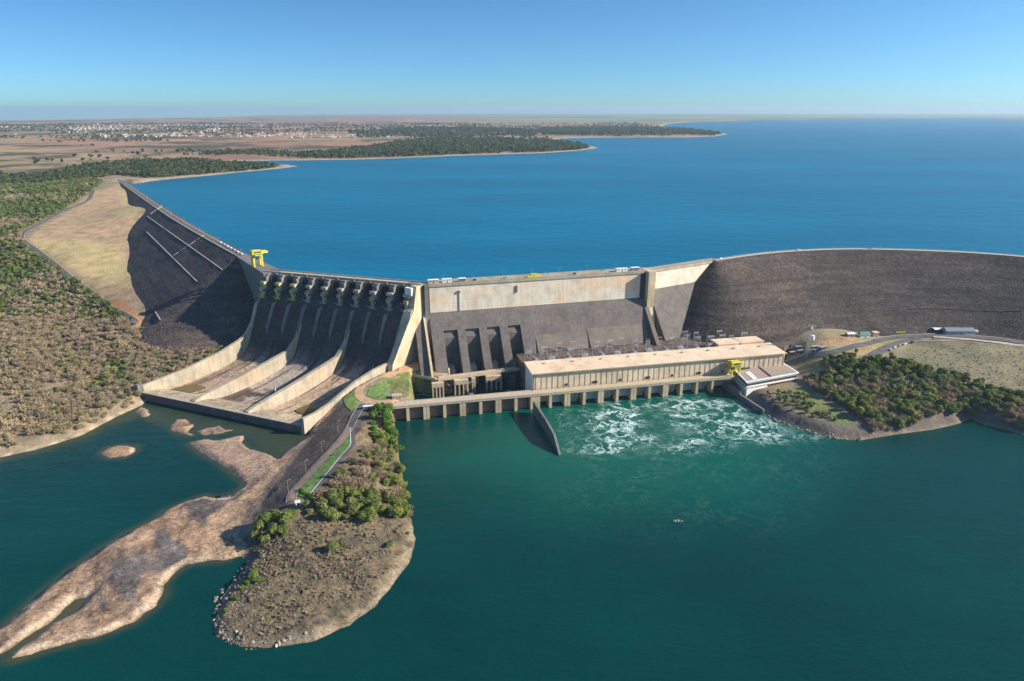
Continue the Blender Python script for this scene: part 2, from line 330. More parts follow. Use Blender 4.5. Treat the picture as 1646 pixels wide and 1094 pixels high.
def skyl(X, Y):
    """height of the far skyline ridge seen from the overlook, by bearing"""
    px = 823 + F * X / np.maximum(Y, 1) * math.cos(PITCH)
    return np.interp(px, [-3000, 0, 200, 420, 470, 560, 700, 900, 1200, 5000], [200, 195, 191.5, 187.5, 184.5, 184, 183, 182, 181.5, 181.5])
def hmain(X, Y):
    X = np.asarray(X, float); Y = np.asarray(Y, float)
    near = np.clip(hctl(np.clip(X, -1700, 1400), np.clip(Y, 100, 2300)), -5, 100) + fbm(X, Y, 60, 4) * 4 * (.15 + .85 * sstep(pdist([c[:2] for c in CL], X, Y), 200, 330))
    far = 88 + fbm(X, Y, 1800, 5) * 26 + fbm(X, Y, 300, 3) * 5
    wn = np.maximum(sstep(Y, 1750, 2300), sstep(np.abs(X), 1300, 1700)); h = near * (1 - wn) + far * wn
    sr = sdist(RES, X, Y); dc = pdist(CREST, X, Y)
    wr = np.maximum(sstep(Y, 1450, 1600), sstep(X, 1000, 1300)) * sstep(dc, 30, 90)
    shore = 82.2 + np.maximum(-sr, 0) * .03
    k = np.exp(-np.maximum(-sr, 0) / 160.0) * wr
    h = np.where(sr < 0, h * (1 - k) + np.maximum(shore, 82.6) * k, h)
    h = np.where((sr < 0) & (wr > .5), np.maximum(h, 82.3 + np.minimum(-sr, 30) * .04), h)
    h = np.where(sr >= 0, 82.2 - np.clip(sr * .3, 0, 40), h)
    D = np.hypot(X, Y); dep = (skyl(X, Y) - HZ) / F * math.cos(PITCH) ** 2 
    cap = CH - dep * Y
    h = np.where(D > 7000, np.minimum(h, np.maximum(cap, -260)), h)
    sv = sdist(RIVER, X, Y)
    prof = np.maximum(-sv, 0) * .55 + fbm(X, Y, 14, 4) * 2.2 * np.clip(-sv / 6, 0, 1) + np.maximum(-sv - 6, 0) * .6
    return np.where(sv < 0, np.where(Y < 1000, np.minimum(h, prof + .05), h), -np.clip(sv * .5, 0, 7) - .05)
# --- fine land: rock spit, causeway, boulder headland, plateau with the paved loop
def wp(L): return [tuple(at(x, y, z)) for x, y, z in L]
LAND = np.array([p[:2] for p in wp([(632, 678, 0), (638, 700, 0), (641, 740, 0), (650, 780, 0), (657, 820, 0), (666, 850, 0), (666, 880, 0), (655, 908, 0), (632, 940, 0), (602, 975, 0), (562, 1005, 0), (505, 1030, 0), (440, 1042, 0), (385, 1040, 0), (350, 1022, 0), (344, 990, 0),
    (358, 955, 0), (382, 928, 0), (398, 905, 0), (388, 894, 0), (362, 900, 0), (325, 902, 0), (300, 906, 0), (280, 922, 0), (262, 940, 0), (264, 955, 0), (250, 973, 0), (215, 1000, 0), (150, 1025, 0), (100, 1036, 0), (50, 1052, 0), (15, 1060, 0),
    (22, 1048, 0), (50, 1030, 0), (85, 1003, 0), (120, 985, 0), (134, 970, 0), (138, 960, 0), (122, 962, 0), (100, 982, 0), (74, 1004, 0), (40, 1025, 0), (12, 1045, 0), (-20, 1062, 0), (-60, 1050, 0), (0, 1012, 0), (30, 985, 0), (60, 958, 0), (90, 935, 0), (110, 918, 0), (150, 890, 0), (200, 858, 0), (250, 834, 0), (262, 822, 0), (300, 806, 0), (330, 796, 0), (345, 800, 0), (372, 798, 0), (392, 782, 0), (394, 775, 0),
    (372, 758, 0), (350, 742, 0), (322, 728, 0), (305, 712, 0), (330, 706, 0), (352, 708, 0), (378, 702, 0), (392, 700, 0), (388, 712, 0), (400, 722, 0), (425, 728, 0), (447, 738, 0), (455, 728, 0), (480, 712, 0), (505, 693, 0)])]
    + [(-148, 480), (-135.5, 501), (-117.5, 531), (-103, 551), (-88, 572), (-70, 576), (-52, 572)] + [tuple(at(x, y, 15)[:2]) for x, y in [(722, 606), (700, 606), (664, 603), (664, 634)]] + [(-86, 500)])
ISL = [np.array([p[:2] for p in wp([(x, y, 0) for x, y in q])]) for q in
       ([(163, 728), (172, 719), (195, 716), (217, 717), (218, 726), (200, 735), (175, 736)],
        [(275, 682), (283, 674), (300, 673), (310, 684), (300, 692), (312, 700), (290, 698), (278, 690)],
        [(318, 692), (335, 688), (352, 686), (370, 692), (352, 697), (330, 698)],
        [(216, 664), (226, 655), (236, 658), (243, 666), (232, 670)])]
fctl = wp([(200, 930, 4.5), (120, 960, 3), (60, 1000, 2), (200, 985, 2), (250, 870, 4.5), (280, 840, 3.5), (330, 830, 3), (350, 880, 2.5), (300, 890, 2.2), (370, 810, 2), (385, 850, 3.2), (420, 790, 2.4), (380, 730, 1.8), (420, 745, 2), (450, 752, 2.4),
    (480, 722, 3), (440, 770, 3), (400, 830, 3.6), (505, 700, 3), (530, 660, 9), (552, 652, 14), (520, 700, 8), (500, 740, 8), (455, 790, 8.5), (430, 830, 8), (408, 850, 5),
    (600, 660, 14), (640, 650, 14), (575, 700, 14), (630, 690, 12), (540, 745, 14), (500, 780, 14), (470, 803, 13.5), (590, 730, 14), (600, 770, 12), (630, 740, 8), (560, 800, 11), (620, 820, 6), (640, 850, 4),
    (480, 850, 9), (440, 870, 7), (410, 890, 3), (540, 870, 7), (600, 880, 5), (640, 880, 3), (470, 920, 6.5), (420, 950, 5), (540, 940, 5), (380, 980, 3), (440, 1000, 3.5), (520, 990, 3.5), (590, 940, 3.5),
    (578, 622, 19), (603, 600, 22), (628, 589, 22), (658, 583, 21), (690, 588, 18), (556, 642, 16), (636, 612, 17), (655, 630, 14.5), (600, 628, 17.5), (620, 622, 16.5), (600, 645, 14.5), (580, 640, 16)])
fctl += [(-150, 560, 20), (-60, 590, 19), (-200, 540, 10)]
hf0 = tps(fctl)
ROADC = np.array([at(x, y, 14)[:2] for x, y in [(590, 645), (573, 664), (558, 692), (540, 712), (520, 731), (492, 762), (472, 788), (468, 802)]])
def hfine(X, Y):
    X = np.asarray(X, float); Y = np.asarray(Y, float); pl = sstep(Y, 462, 480); s = sdist(LAND, X, Y) + fbm(X, Y, 9, 4) * 3.0 * (1 - .85 * pl); spit = sstep(-X, 120, 150) * (1 - sstep(Y, 380, 400))
    rd = 1 - sstep(pdist(ROADC, X, Y), 7, 16); pl2 = np.maximum(pl, rd)
    h = hf0(X, Y) + fbm(X, Y, 22, 5) * (2.4 * (1 - pl2)) + spit * (np.abs(fbm(X * .75 + Y * .66, (Y * .75 - X * .66) * .4, 16, 5)) * 5.5 - 1.0) * .6
    prof = np.maximum(s, 0) * (.55 + 7 * pl) + .02; hd_ = (1 - sstep(Y, 355, 375)) * (1 - spit)
    h = h + spit * (np.abs(fbm(X, Y, 6, 4)) * 1.6 - .2) + hd_ * fbm(X, Y, 5, 4) * 1.6
    r = np.where(s > 0, np.minimum(np.maximum(h, .25), prof), s * .45)
    for P in ISL:
        q = sdist(P, X, Y) + fbm(X, Y, 7, 4) * 7; r = np.maximum(r, np.where(q > 0, np.minimum(q * .35, 1.1), q * .35))
    return np.maximum(r, -6)
def grid(xs, ys):
    X, Y = np.meshgrid(xs, ys); nx, ny = len(xs), len(ys)
    i = np.arange((nx - 1) * (ny - 1)); a = (i // (nx - 1)) * nx + i % (nx - 1)
    return X.ravel(), Y.ravel(), np.stack([a, a + 1, a + nx + 1, a + nx], 1)
def geo(a, b, s0, g, smax=900):
    out = [a]; s = s0
    while (out[-1] < b): out.append(out[-1] + s); s = min(s * g, smax)
    return out
def paint(col, P, X, Y, c, soft=6, wob=6, only=None):
    s = sdist(P, X, Y) + fbm(X, Y, wob * 3, 4) * wob * 2; k = sstep(s, -soft, soft)[:, None]
    return col * (1 - k) + np.array(c) * k
# main ground
xs = np.array([-x for x in geo(760, 32000, 5, 1.05)][::-1] + list(np.arange(-756, 700, 3.5)) + geo(700, 32000, 5, 1.06))
ys = np.array(list(np.arange(180, 400, 6)) + list(np.arange(400, 1250, 3.5)) + geo(1250, 27000, 4, 1.012, 260))
X, Y, Q = grid(xs, ys); Z = np.concatenate([hmain(X[i:i + 60000], Y[i:i + 60000]) for i in range(0, len(X), 60000)])
col = np.tile(np.array([.29, .23, .15]), (len(X), 1))
sv = sdist(RIVER, X, Y); sr = sdist(RES, X, Y)
def pz(pts, hf=hmain): return np.array([pick(x, y, hf)[:2] for x, y in pts])
FOREST = pz([(-200, 300), (0, 283), (130, 283), (165, 292), (145, 308), (110, 332), (60, 358), (28, 374), (45, 402), (100, 440), (150, 470), (190, 505), (215, 520), (100, 512), (0, 505), (-200, 520)])
FIELD = pz([(150, 308), (190, 296), (205, 305), (236, 335), (212, 385), (218, 440), (228, 517), (205, 500), (150, 458), (95, 420), (46, 384), (70, 362), (110, 340)])
YEL1 = pz([(50, 385), (110, 386), (190, 392), (208, 430), (212, 460), (180, 460), (140, 440), (95, 418)])
YEL2 = pz([(190, 305), (205, 308), (232, 332), (222, 350), (185, 346), (200, 335)])
col = paint(col, FOREST, X, Y, (.17, .15, .08), 10, 8)
col = paint(col, FIELD, X, Y, (.43, .30, .18), 2, 1)
col = paint(col, YEL1, X, Y, (.50, .39, .19), 9, 8); col = paint(col, YEL2, X, Y, (.50, .39, .19), 9, 8)
DIRTP = pz([(160, 505), (190, 478), (222, 505), (230, 525), (180, 522)]); col = paint(col, DIRTP, X, Y, (.50, .23, .11), 4, 2)
RFIELD = pz([(1440, 575), (1470, 552), (1520, 548), (1646, 552), (1900, 560), (1900, 660), (1646, 632), (1560, 610), (1480, 595)]); col = paint(col, RFIELD, X, Y, (.225, .20, .125), 8, 8)
RPL = pz([(1262, 570), (1300, 552), (1400, 533), (1520, 530), (1440, 556), (1390, 585), (1290, 600), (1240, 605)]); col = paint(col, RPL, X, Y, (.32, .27, .13), 4, 3)
RD1 = pz([(1300, 560), (1340, 545), (1375, 541), (1370, 552), (1310, 566)]); col = paint(col, RD1, X, Y, (.46, .27, .16), 3, 3)
RD2 = pz([(1345, 574), (1400, 560), (1425, 556), (1415, 566), (1370, 577)]); col = paint(col, RD2, X, Y, (.48, .31, .18), 3, 2)
GRV = pz([(1395, 537), (1480, 532), (1495, 538), (1400, 545)]); col = paint(col, GRV, X, Y, (.30, .24, .18), 3, 2)
GR1 = pz([(1245, 625), (1290, 622), (1330, 650), (1390, 690), (1350, 688), (1280, 660)]); col = paint(col, GR1, X, Y, (.19, .22, .08), 4, 3)
k = (sstep(-sv, 0, 1) * (1 - sstep(-sv + fbm(X, Y, 12, 3) * 9, 3, 8)) * (X < 0))[:, None]; col = col * (1 - k) + np.array([.27, .21, .14]) * k; k = (sstep(-sv, 0, .5) * (1 - sstep(-sv + fbm(X, Y, 8, 3) * 3, 1, 2.5)) * (X < 0))[:, None]; col = col * (1 - k) + np.array([.46, .37, .26]) * k
k = (sstep(-sv, 0, 1) * (1 - sstep(-sv, 10, 22)) * (X > 0))[:, None]; col = col * (1 - k) + np.array([.17, .14, .115]) * k
fr = np.maximum(sstep(Y, 1500, 2000), sstep(np.abs(X), 900, 1200) * (Y > 600))
k = (sstep(-sr, -2, 2) * (1 - sstep(-sr, 12 + Y * .004, 26 + Y * .009)) * sstep(Y, 1400, 1700))[:, None]; col = col * (1 - k) + np.array([.42, .33, .22]) * k; fr = fr * (1 - k[:, 0])
k = sstep(Y, 7500, 9500) * sstep(X + Y * .15, 0, 2500); pg = sstep(fbm(X, Y * 2.2, 1500, 4), -.12, .12)[:, None]; col = col * (1 - k[:, None]) + (np.array([.10, .17, .06]) * pg + np.array([.30, .27, .14]) * (1 - pg)) * k[:, None]; fr = fr * (1 - k)
npmesh('ground', np.stack([X, Y, Z], 1), Q, M['ground'], smooth=True, attrs={'Col': col, 'far': fr})['kind'] = 'structure'
# fine ground
xs = np.arange(-335, -44, 1.1); ys = np.arange(238, 585, 1.1); X, Y, Q = grid(xs, ys); Z = hfine(X, Y)
col = np.tile(np.array([.34, .225, .15]), (len(X), 1))
n = fbm(X * .75 + Y * .66, (Y * .75 - X * .66) * .5, 26, 5)[:, None]; k = sstep(n, .02, .16); col = col * (1 - k) + np.array([.14, .12, .115]) * k
n2 = fbm(X, Y, 7, 4)[:, None]; col = col * (1 + 1.1 * n2 + .5 * fbm(X, Y, 2.5, 2)[:, None]); k = sstep(-n, .08, .2); col = col * (1 - k) + np.array([.50, .37, .26]) * k
def fp(L): return np.array([at(x, y, z)[:2] for x, y, z in L])
SAND = fp([(335, 830, 3), (365, 805, 2), (400, 790, 2), (440, 752, 2), (470, 735, 3), (400, 830, 3), (385, 858, 3), (396, 880, 2), (388, 893, 1), (330, 901, 1), (318, 880, 2), (330, 860, 3)])
ROCK2 = fp([(305, 705, 1), (400, 700, 1), (450, 735, 2), (440, 760, 2), (395, 770, 2)])
HEAD = fp([(402, 850, 7), (430, 835, 8), (520, 825, 9), (600, 830, 8), (668, 830, 3), (680, 880, 0), (600, 990, 0), (440, 1060, 0), (330, 1010, 0), (390, 910, 2)])
WOOD = fp([(630, 640, 14), (655, 690, 5), (680, 850, 0), (600, 835, 8), (500, 840, 9), (400, 850, 7), (395, 870, 4), (440, 815, 13), (480, 805, 14), (575, 715, 14), (575, 660, 14)])
RAMP = fp([(505, 690, 3), (556, 645, 13.5), (600, 655, 14), (600, 668, 14), (545, 725, 14), (460, 797, 14), (462, 812, 13), (400, 850, 6), (385, 862, 3), (398, 822, 3), (440, 772, 3), (470, 737, 3)])
LAWN = fp([(610, 692, 14), (612, 702, 14), (575, 712, 14), (560, 722, 14), (562, 690, 14)])
LAWN2 = fp([(625, 690, 14), (628, 700, 14), (560, 700, 14)])
PLAT = fp([(548, 648, 13.5), (600, 590, 15), (640, 570, 17), (710, 590, 16), (664, 640, 14), (632, 645, 14), (600, 652, 14)])
_sl = sdist(LAND, X, Y) + fbm(X, Y, 9, 4) * 3; k = (sstep(_sl, .3, 1.4) * (1 - sstep(_sl, 2, 4.5)) * (X < -120))[:, None] * .75; col = col * (1 - k) + np.array([.56, .44, .32]) * k
col = paint(col, ROCK2, X, Y, (.37, .26, .19), 2, 2)
col = paint(col, SAND, X, Y, (.46, .31, .195), 2, 2)
col = paint(col, WOOD, X, Y, (.19, .145, .085), 3, 3)
hc = np.tile(np.array([.20, .155, .095]), (len(X), 1)); q = sstep(fbm(X, Y, 7, 4), -.05, .15)[:, None]; hc = hc * (1 - q) + np.array([.115, .095, .07]) * q
s = sdist(HEAD, X, Y); k = sstep(s, -2, 2)[:, None]; col = col * (1 - k) + hc * k
sl_ = sdist(LAND, X, Y); k = (sstep(sl_, -1, 1) * (1 - sstep(sl_ + fbm(X, Y, 8, 3) * 6, 1.5, 5)) * sstep(X - (-150) - (Y - 268) * .0, 0, 10) * (Y < 350))[:, None] * .6; col = col * (1 - k * .8) * 1.0 + np.array([.36, .29, .21]) * k * .8
col = paint(col, RAMP, X, Y, (.13, .10, .085), 1.2, .5)
BAND = fp([(498, 697, 3), (510, 690, 4), (470, 742, 4), (430, 795, 5), (405, 832, 5), (412, 850, 6), (385, 864, 3), (392, 828, 3), (440, 768, 3)])
col = paint(col, BAND, X, Y, (.27, .20, .15), 1, .5)
col = paint(col, PLAT, X, Y, (.27, .235, .13), 1.5, 1)
k = sstep(fbm(X, Y, 12, 3), .0, .1)[:, None] * sstep(sdist(PLAT, X, Y), 0, 3)[:, None]; col = col * (1 - k) + np.array([.16, .20, .06]) * k
k = (1 - sstep(Z, -.3, .25))[:, None]; col = col * (1 - k) + np.array([.20, .15, .09]) * k
npmesh('rocky_headland', np.stack([X, Y, Z], 1), Q, M['rock'], smooth=True, attrs={'Col': col})['kind'] = 'structure'

# ---------------------------------------------------------------- water
def water(name, c1, c2, rough, bs, bd, spec=.5, foam=False, cs=.006):
    m, t, b = mat(name); g = N(t, 'ShaderNodeNewGeometry').outputs['Position']
    c = ramp(t, noise(t, g, cs, 4, .6, (1, 1.8, 1)), [(.35, c1), (.65, c2)])
    if not foam: c = mix(t, c, ramp(t, noise(t, g, .0009, 6, .65, (1, 3.2, 1)), [(.35, (.82, .86, .88)), (.5, (1,) * 3), (.65, (1.28, 1.16, 1.1))]), 1.0, 'MULTIPLY')
    if foam:
        a = N(t, 'ShaderNodeVertexColor'); a.layer_name = 'Zone'; sp = N(t, 'ShaderNodeSeparateColor'); t.links.new(a.outputs[0], sp.inputs[0])
        c = mix(t, c, (.0, .092, .064), sp.outputs[2])
        c = mix(t, c, (.085, .075, .03), mth(t, 'MULTIPLY', sp.outputs[1], .8))
        wv = noise(t, g, .045, 3, .6); dis = N(t, 'ShaderNodeTexNoise'); dis.inputs['Scale'].default_value = .06; dis.inputs['Detail'].default_value = 4; t.links.new(g, dis.inputs['Vector'])
        vm = N(t, 'ShaderNodeVectorMath'); vm.operation = 'SCALE'; vm.inputs['Scale'].default_value = 26; t.links.new(dis.outputs['Color'], vm.inputs[0])
        va = N(t, 'ShaderNodeVectorMath'); va.operation = 'ADD'; t.links.new(g, va.inputs[0]); t.links.new(vm.outputs[0], va.inputs[1])
        nn = noise(t, va.outputs[0], .07, 5, .62)
        rid = mth(t, 'SUBTRACT', 1.0, mth(t, 'MULTIPLY', mth(t, 'ABSOLUTE', mth(t, 'SUBTRACT', nn, .5)), 20.0))
        f2 = noise(t, va.outputs[0], .35, 5, .7)
        fm = mth(t, 'MULTIPLY', mth(t, 'MAXIMUM', rid, 0.0), ramp(t, f2, [(.35, (0,) * 3), (.65, (1,) * 3)]))
        pat = ramp(t, noise(t, g, .03, 3, .6), [(.4, (.05,) * 3), (.58, (1,) * 3)])
        haze = mth(t, 'MULTIPLY', sp.outputs[0], ramp(t, noise(t, va.outputs[0], .12, 5, .7), [(.48, (0,) * 3), (.8, (.35,) * 3)]))
        fm = mth(t, 'MINIMUM', mth(t, 'ADD', mth(t, 'MULTIPLY', mth(t, 'MULTIPLY', fm, pat), mth(t, 'MULTIPLY', sp.outputs[0], 2.1)), haze), 1.0)
        c = mix(t, c, (.60, .76, .70), fm)
        r = mth(t, 'ADD', rough, mth(t, 'MULTIPLY', fm, .5)); t.links.new(r, b.inputs['Roughness'])
    else: b.inputs['Roughness'].default_value = rough
    t.links.new(c, b.inputs['Base Color']); b.inputs['IOR'].default_value = 1.33; b.inputs['Specular IOR Level'].default_value = spec
    h = mth(t, 'ADD', noise(t, g, bs, 4, .6, (1, 1.6, 1)), mth(t, 'MULTIPLY', noise(t, g, bs * .18, 3, .5, (1, 2, 1)), 1.6)); bump(t, b, h, bd)
    return m
M['river'] = water('teal_river_water', (.0, .033, .030), (.0, .046, .040), .12, .35, .35, .3, True)
M['lake'] = water('blue_lake_water', (.0, .125, .225), (.0, .15, .26), .35, .12, 1.0, .13, cs=.0016)
M['pool'] = water('olive_pool_water', (.10, .08, .02), (.14, .105, .03), .2, .5, .05)
xs = np.array([-2500, -1800, -1200, -900, -700, -550, -450] + list(np.arange(-400, 420, 3.0)) + [450, 550, 700, 900, 1200, 1800, 2500.]); ys = np.array([-900., -500, -200, 0, 80, 140] + list(np.arange(180, 660, 3.0)))
X, Y, Q = grid(xs, ys)
k = X[Q].mean(1), Y[Q].mean(1)
Z = np.zeros(len(X))
def W1_(x, y): a = math.atan2(59.5, 263); return (-91 + x * math.cos(a) - y * math.sin(a), 491.5 + x * math.sin(a) + y * math.cos(a))
foamP = fp([(902, 662, 0), (960, 648, 0), (1120, 632, 0), (1190, 644, 0), (1240, 672, 0), (1330, 700, 0), (1280, 708, 0), (1180, 722, 0), (1060, 732, 0), (980, 738, 0), (915, 725, 0)])
s = sdist(foamP, X, Y); foam = sstep(s, -10, 16); lump = np.zeros(len(X))
for k in range(6):
    c = W1_(128 + 30 * k, -26 - 6 * (k % 2)); lump = np.maximum(lump, np.exp(-(((X - c[0]) / 15) ** 2 + ((Y - c[1]) / 17) ** 2)))
for (x, y) in ((1290, 694), (1230, 690), (980, 712), (1180, 715)): c = at(x, y); lump = np.maximum(lump, np.exp(-(((X - c[0]) / 20) ** 2 + ((Y - c[1]) / 9) ** 2)))
foam = foam * (.72 + .6 * lump)
f2P = fp([(905, 690, 0), (1330, 690, 0), (1330, 760, 0), (1260, 900, 0), (1180, 1060, 0), (980, 1060, 0), (950, 900, 0), (900, 780, 0)]); s2 = sdist(f2P, X, Y); foam = np.maximum(foam, .035 * sstep(s2, -25, 30) * sstep(Y, 300, 400))
greenz = sstep(sdist(fp([(850, 640, 0), (1150, 620, 0), (1320, 700, 0), (1200, 800, 0), (900, 790, 0), (740, 740, 0)]), X, Y), -70, 50)
sh = np.zeros(len(X))
for P in ISL + [LAND]:
    s = sdist(P, X, Y); sh = np.maximum(sh, (1 - sstep(-s, 0, 6)) * (s < 3) * (X < -150) * (.7 if P is LAND else .7))
sh = np.maximum(sh, (1 - sstep(sv_ := -sdist(RIVER, X, Y), -14, 2) if False else 0))
sill = fp([(235, 650, 0), (300, 662, 0), (500, 697, 0), (450, 735, 0), (400, 715, 0), (380, 700, 0), (300, 700, 0), (220, 672, 0), (150, 690, 0), (130, 705, 0)]); sh = np.maximum(sh, .6 * sstep(sdist(sill, X, Y) + fbm(X, Y, 20, 3) * 18, -7, 9))
sh = np.maximum(sh, sstep(sdist(fp([(10, 1062, 0), (60, 1000, 0), (100, 940, 0), (150, 945, 0), (160, 985, 0), (90, 1020, 0), (30, 1062, 0)]), X, Y), -4, 2))
sh = np.maximum(sh, .5 * sstep(-sdist(RIVER, X, Y), -14, 0) * (X < -180))
npmesh('river_water', np.stack([X, Y, Z], 1), Q, M['river'], smooth=True, attrs={'Zone': np.stack([foam, sh, greenz], 1)})['kind'] = 'structure'
# reservoir sheet (upstream of the dam line only)
near = [(-1500, 1760), (-1250, 1620)] + [tuple(c[:2]) for c in CL[::-1]] + [(-229, 638), (-88, 586), (-72, 588), (127, 642)] + [tuple(c[:2]) for c in CR] + [(2600, 300), (60000, 300)]
V = []; Fc = []
lev = [0, 15, 60, 200, 700, 2500, 9000, 26000]
for i, (x, y) in enumerate(near):
    for j, d in enumerate(lev): V.append((x * (1 - j / 14) if abs(x) < 3000 else x, y + d if d < 26000 else 26500, 82.0) if j else (x, y, 82.0))
for i in range(len(near) - 1):
    for j in range(len(lev) - 1): a = i * len(lev) + j; Fc.append((a, a + len(lev), a + len(lev) + 1, a + 1))
npmesh('lake_water', V, np.array(Fc), M['lake'])['kind'] = 'structure'

# ================================================================ LARGE STRUCTURES
def strip_dam(name, P, first_n, cap_from, m, capm, mats, reach, root, side, m0=None):
    """embankment body swept along crest points P; a fan closes its first end against the concrete"""
    st = []                                            # stations: point, outward normal, slope
    pts = [np.array(p[:2]) for p in P]
    n0 = first_n
    fan = 9
    for k in range(fan):
        f = 1 - k / (fan - 1); a = cap_from * f; c, s_ = math.cos(a), math.sin(a)
        st.append((pts[0], np.array([n0[0] * c - n0[1] * s_, n0[0] * s_ + n0[1] * c]), (m0 or m) + (capm - (m0 or m)) * f, f))
    res = []
    for i in range(len(pts) - 1):
        L = np.linalg.norm(pts[i + 1] - pts[i]); nn = max(2, int(L / 12))
        for j in range(1, nn + 1): res.append(pts[i] + (pts[i + 1] - pts[i]) * j / nn)
    allp = [pts[0]] + res
    for i in range(1, len(allp)):
        a = allp[max(i - 3, 0)]; b = allp[min(i + 3, len(allp) - 1)]; d = (b - a) / np.linalg.norm(b - a)
        n = np.array([-d[1], d[0]]) * side; tr_ = min(1, i * 9 / 90); st.append((allp[i], n, m if m0 is None else m0 + (m - m0) * tr_, 0))
    down = [4.5] + list(np.linspace(9, reach, 34)); V = []; nr = len(down) + 3
    for p, n, mm, f in st:
        w0 = 4.5 if f < .5 else 4.5
        V.append((*(p - n * 34 * (1 - f)), 86 - 14 * (1 - f)));  V.append((*(p - n * 4.5 * (1 - f)), 86.0)); V.append((*(p + n * 4.4), 86.0))
        for d in down:
            q = p + n * (d + .2); ns = (fbm(q[0:1], q[1:2], 12, 3)[0]) * .9
            V.append((*q, 86 - (d - 4.4) / mm + (ns if d > 6 else 0)))
    V = np.array(V); ns_ = len(st); F_ = []
    for i in range(ns_ - 1):
        for j in range(nr - 1): a = i * nr + j; F_.append((a, a + 1, a + nr + 1, a + nr))
    return npmesh(name, V, np.array(F_), mats, root, smooth=True)
le = empty('embankment_dam', (0, 0, 0), 0, 'long dark rockfill embankment with thin pale drain lines, left of the spillway', 'embankment')
strip_dam('rockfill_slope', CL, nL, R(115), 1.8, 1.15, M['riprap'], 160, le, 1)
def hleft(X, Y): return np.where(pdist([c[:2] for c in CL] + [(-1200, 2040)], X, Y) < 175, 86 - np.maximum(pdist([c[:2] for c in CL] + [(-1200, 2040)], X, Y) - 4.4, 0) / 1.8, -50)
def lsurf(x, y): return pick(x, y, hleft)
def seg_on(root, name, p, q, fn, wd=1.2, m='kerb', n=30, up=.5):
    A = fn(*p); B = fn(*q); V = []; d = (B - A)[:2]; d /= np.linalg.norm(d); s = np.array([-d[1], d[0]]) * wd / 2
    for i in range(n + 1):
        c = fn(p[0] + (q[0] - p[0]) * i / n, p[1] + (q[1] - p[1]) * i / n)
        V += [(c[0] - s[0], c[1] - s[1], c[2] + up), (c[0] + s[0], c[1] + s[1], c[2] + up), (c[0] + s[0], c[1] + s[1], c[2] - 1.2), (c[0] - s[0], c[1] - s[1], c[2] - 1.2)]
    F_ = []
    for i in range(n):
        a = i * 4
        for j in range(4): F_.append((a + j, a + (j + 1) % 4, a + 4 + (j + 1) % 4, a + 4 + j))
    return npmesh(name, V, np.array(F_), M[m], root)
for p, q in [((237, 348), (358, 434)), ((236, 373), (317, 453)), ((328, 378), (279, 411)), ((262, 330), (242, 344))]:
    seg_on(le, 'drain_channel', p, q, lsurf, .8, up=.75)
seg_on(le, 'toe_drain', (244, 492), (258, 514), lsurf, .7, up=.3)
re_ = empty('embankment_dam', (0, 0, 0), 0, 'curved dark grey rockfill embankment sweeping right from the tan concrete wall', 'embankment')
dR = (CR[1] - CR[0])[:2]; dR /= np.linalg.norm(dR); nR = np.array([dR[1], -dR[0]])
strip_dam('rockfill_slope', CR, nR, R(-112), 1.85, 1.0, M['riprap_r'], 150, re_, -1, 1.3)
# berm line along the lower part of the right embankment
def rslope(f, d):
    i = f * (len(CR) - 5); k = int(i); k = min(k, len(CR) - 2); p = CR[k] + (CR[k + 1] - CR[k]) * (i - k); a = CR[max(k - 1, 0)]; b = CR[min(k + 2, len(CR) - 1)]
    t_ = (b - a)[:2]; t_ /= np.linalg.norm(t_); n = np.array([t_[1], -t_[0]]); q = p[:2] + n * d; return (q[0], q[1], 86 - (d - 4.4) / 1.85)
def berm(f0, f1, d0, d1, wd, name='berm_kerb'):
    V = []; n = 60
    for i in range(n + 1):
        f = f0 + (f1 - f0) * i / n; d = d0 + (d1 - d0) * i / n + 3 * math.sin(f * 9)
        for dd, dz in ((-wd / 2, .7), (wd / 2, .9), (wd / 2, -1), (-wd / 2, -1)):
            q = rslope(f, d + dd); V.append((q[0], q[1], q[2] + dz))
    F_ = [(i * 4 + j, i * 4 + (j + 1) % 4, i * 4 + 4 + (j + 1) % 4, i * 4 + 4 + j) for i in range(n) for j in range(4)]
    npmesh(name, V, np.array(F_), M['causeway'], re_)
berm(.45, .98, 90, 76, .8)

def frame(o, x):
    d = np.array([x[0] - o[0], x[1] - o[1]]); return math.atan2(d[1], d[0])
# ---- intake dam (local x along the wall, +y upstream)
A2 = frame((-72, 585), (127, 639)); L2 = 206.2
dam = empty('concrete_dam', (-72, 585, 0), A2, 'straight concrete dam wall, bright tan above and dark sloping face below, behind the powerhouse', 'dam')
k_ = .7
def yz(z): return -(60.5 - z) * k_
b = MB(); b.yprism([(12, 20), (12, 84.6), (0, 84.6), (0, 60.5)], 0, L2 - .02); b.build('upper_wall', M['wall'], dam)
b = MB(); b.yprism([(-.9, 84.0), (12.3, 84.0), (12.3, 86), (-.9, 86)], -.5, L2); b.build('crest_slab', M['conc'], dam)
b = MB()
for x in np.arange(0, L2 - 1, 3.4): b.box(x, x + .5, -1.0, -.7, 86, 87.1)
b.box(0, L2, -1.0, -.75, 86.9, 87.15); b.box(0, L2, 12, 12.3, 86, 87.0); b.build('parapet', M['conc'], dam)
b = MB(); b.yprism([(0, 18), (0, 60.45), (yz(60.45) - .01, 60.45), (yz(26), 26), (yz(18), 18)], 84, L2 - 3); b.build('sloping_face', M['slope'], dam)
b = MB(); b.yprism([(yz(38) + .3, 38), (yz(38) - .3, 37.5), (yz(24) - 1.4, 24), (yz(24) + 1, 24)], 92, 140); b.yprism([(yz(40) + .3, 40), (yz(40) - .3, 39.5), (yz(24) - 1.4, 24), (yz(24) + 1, 24)], 142, L2 - 5); b.build('lower_slab', M['slope2'], dam)
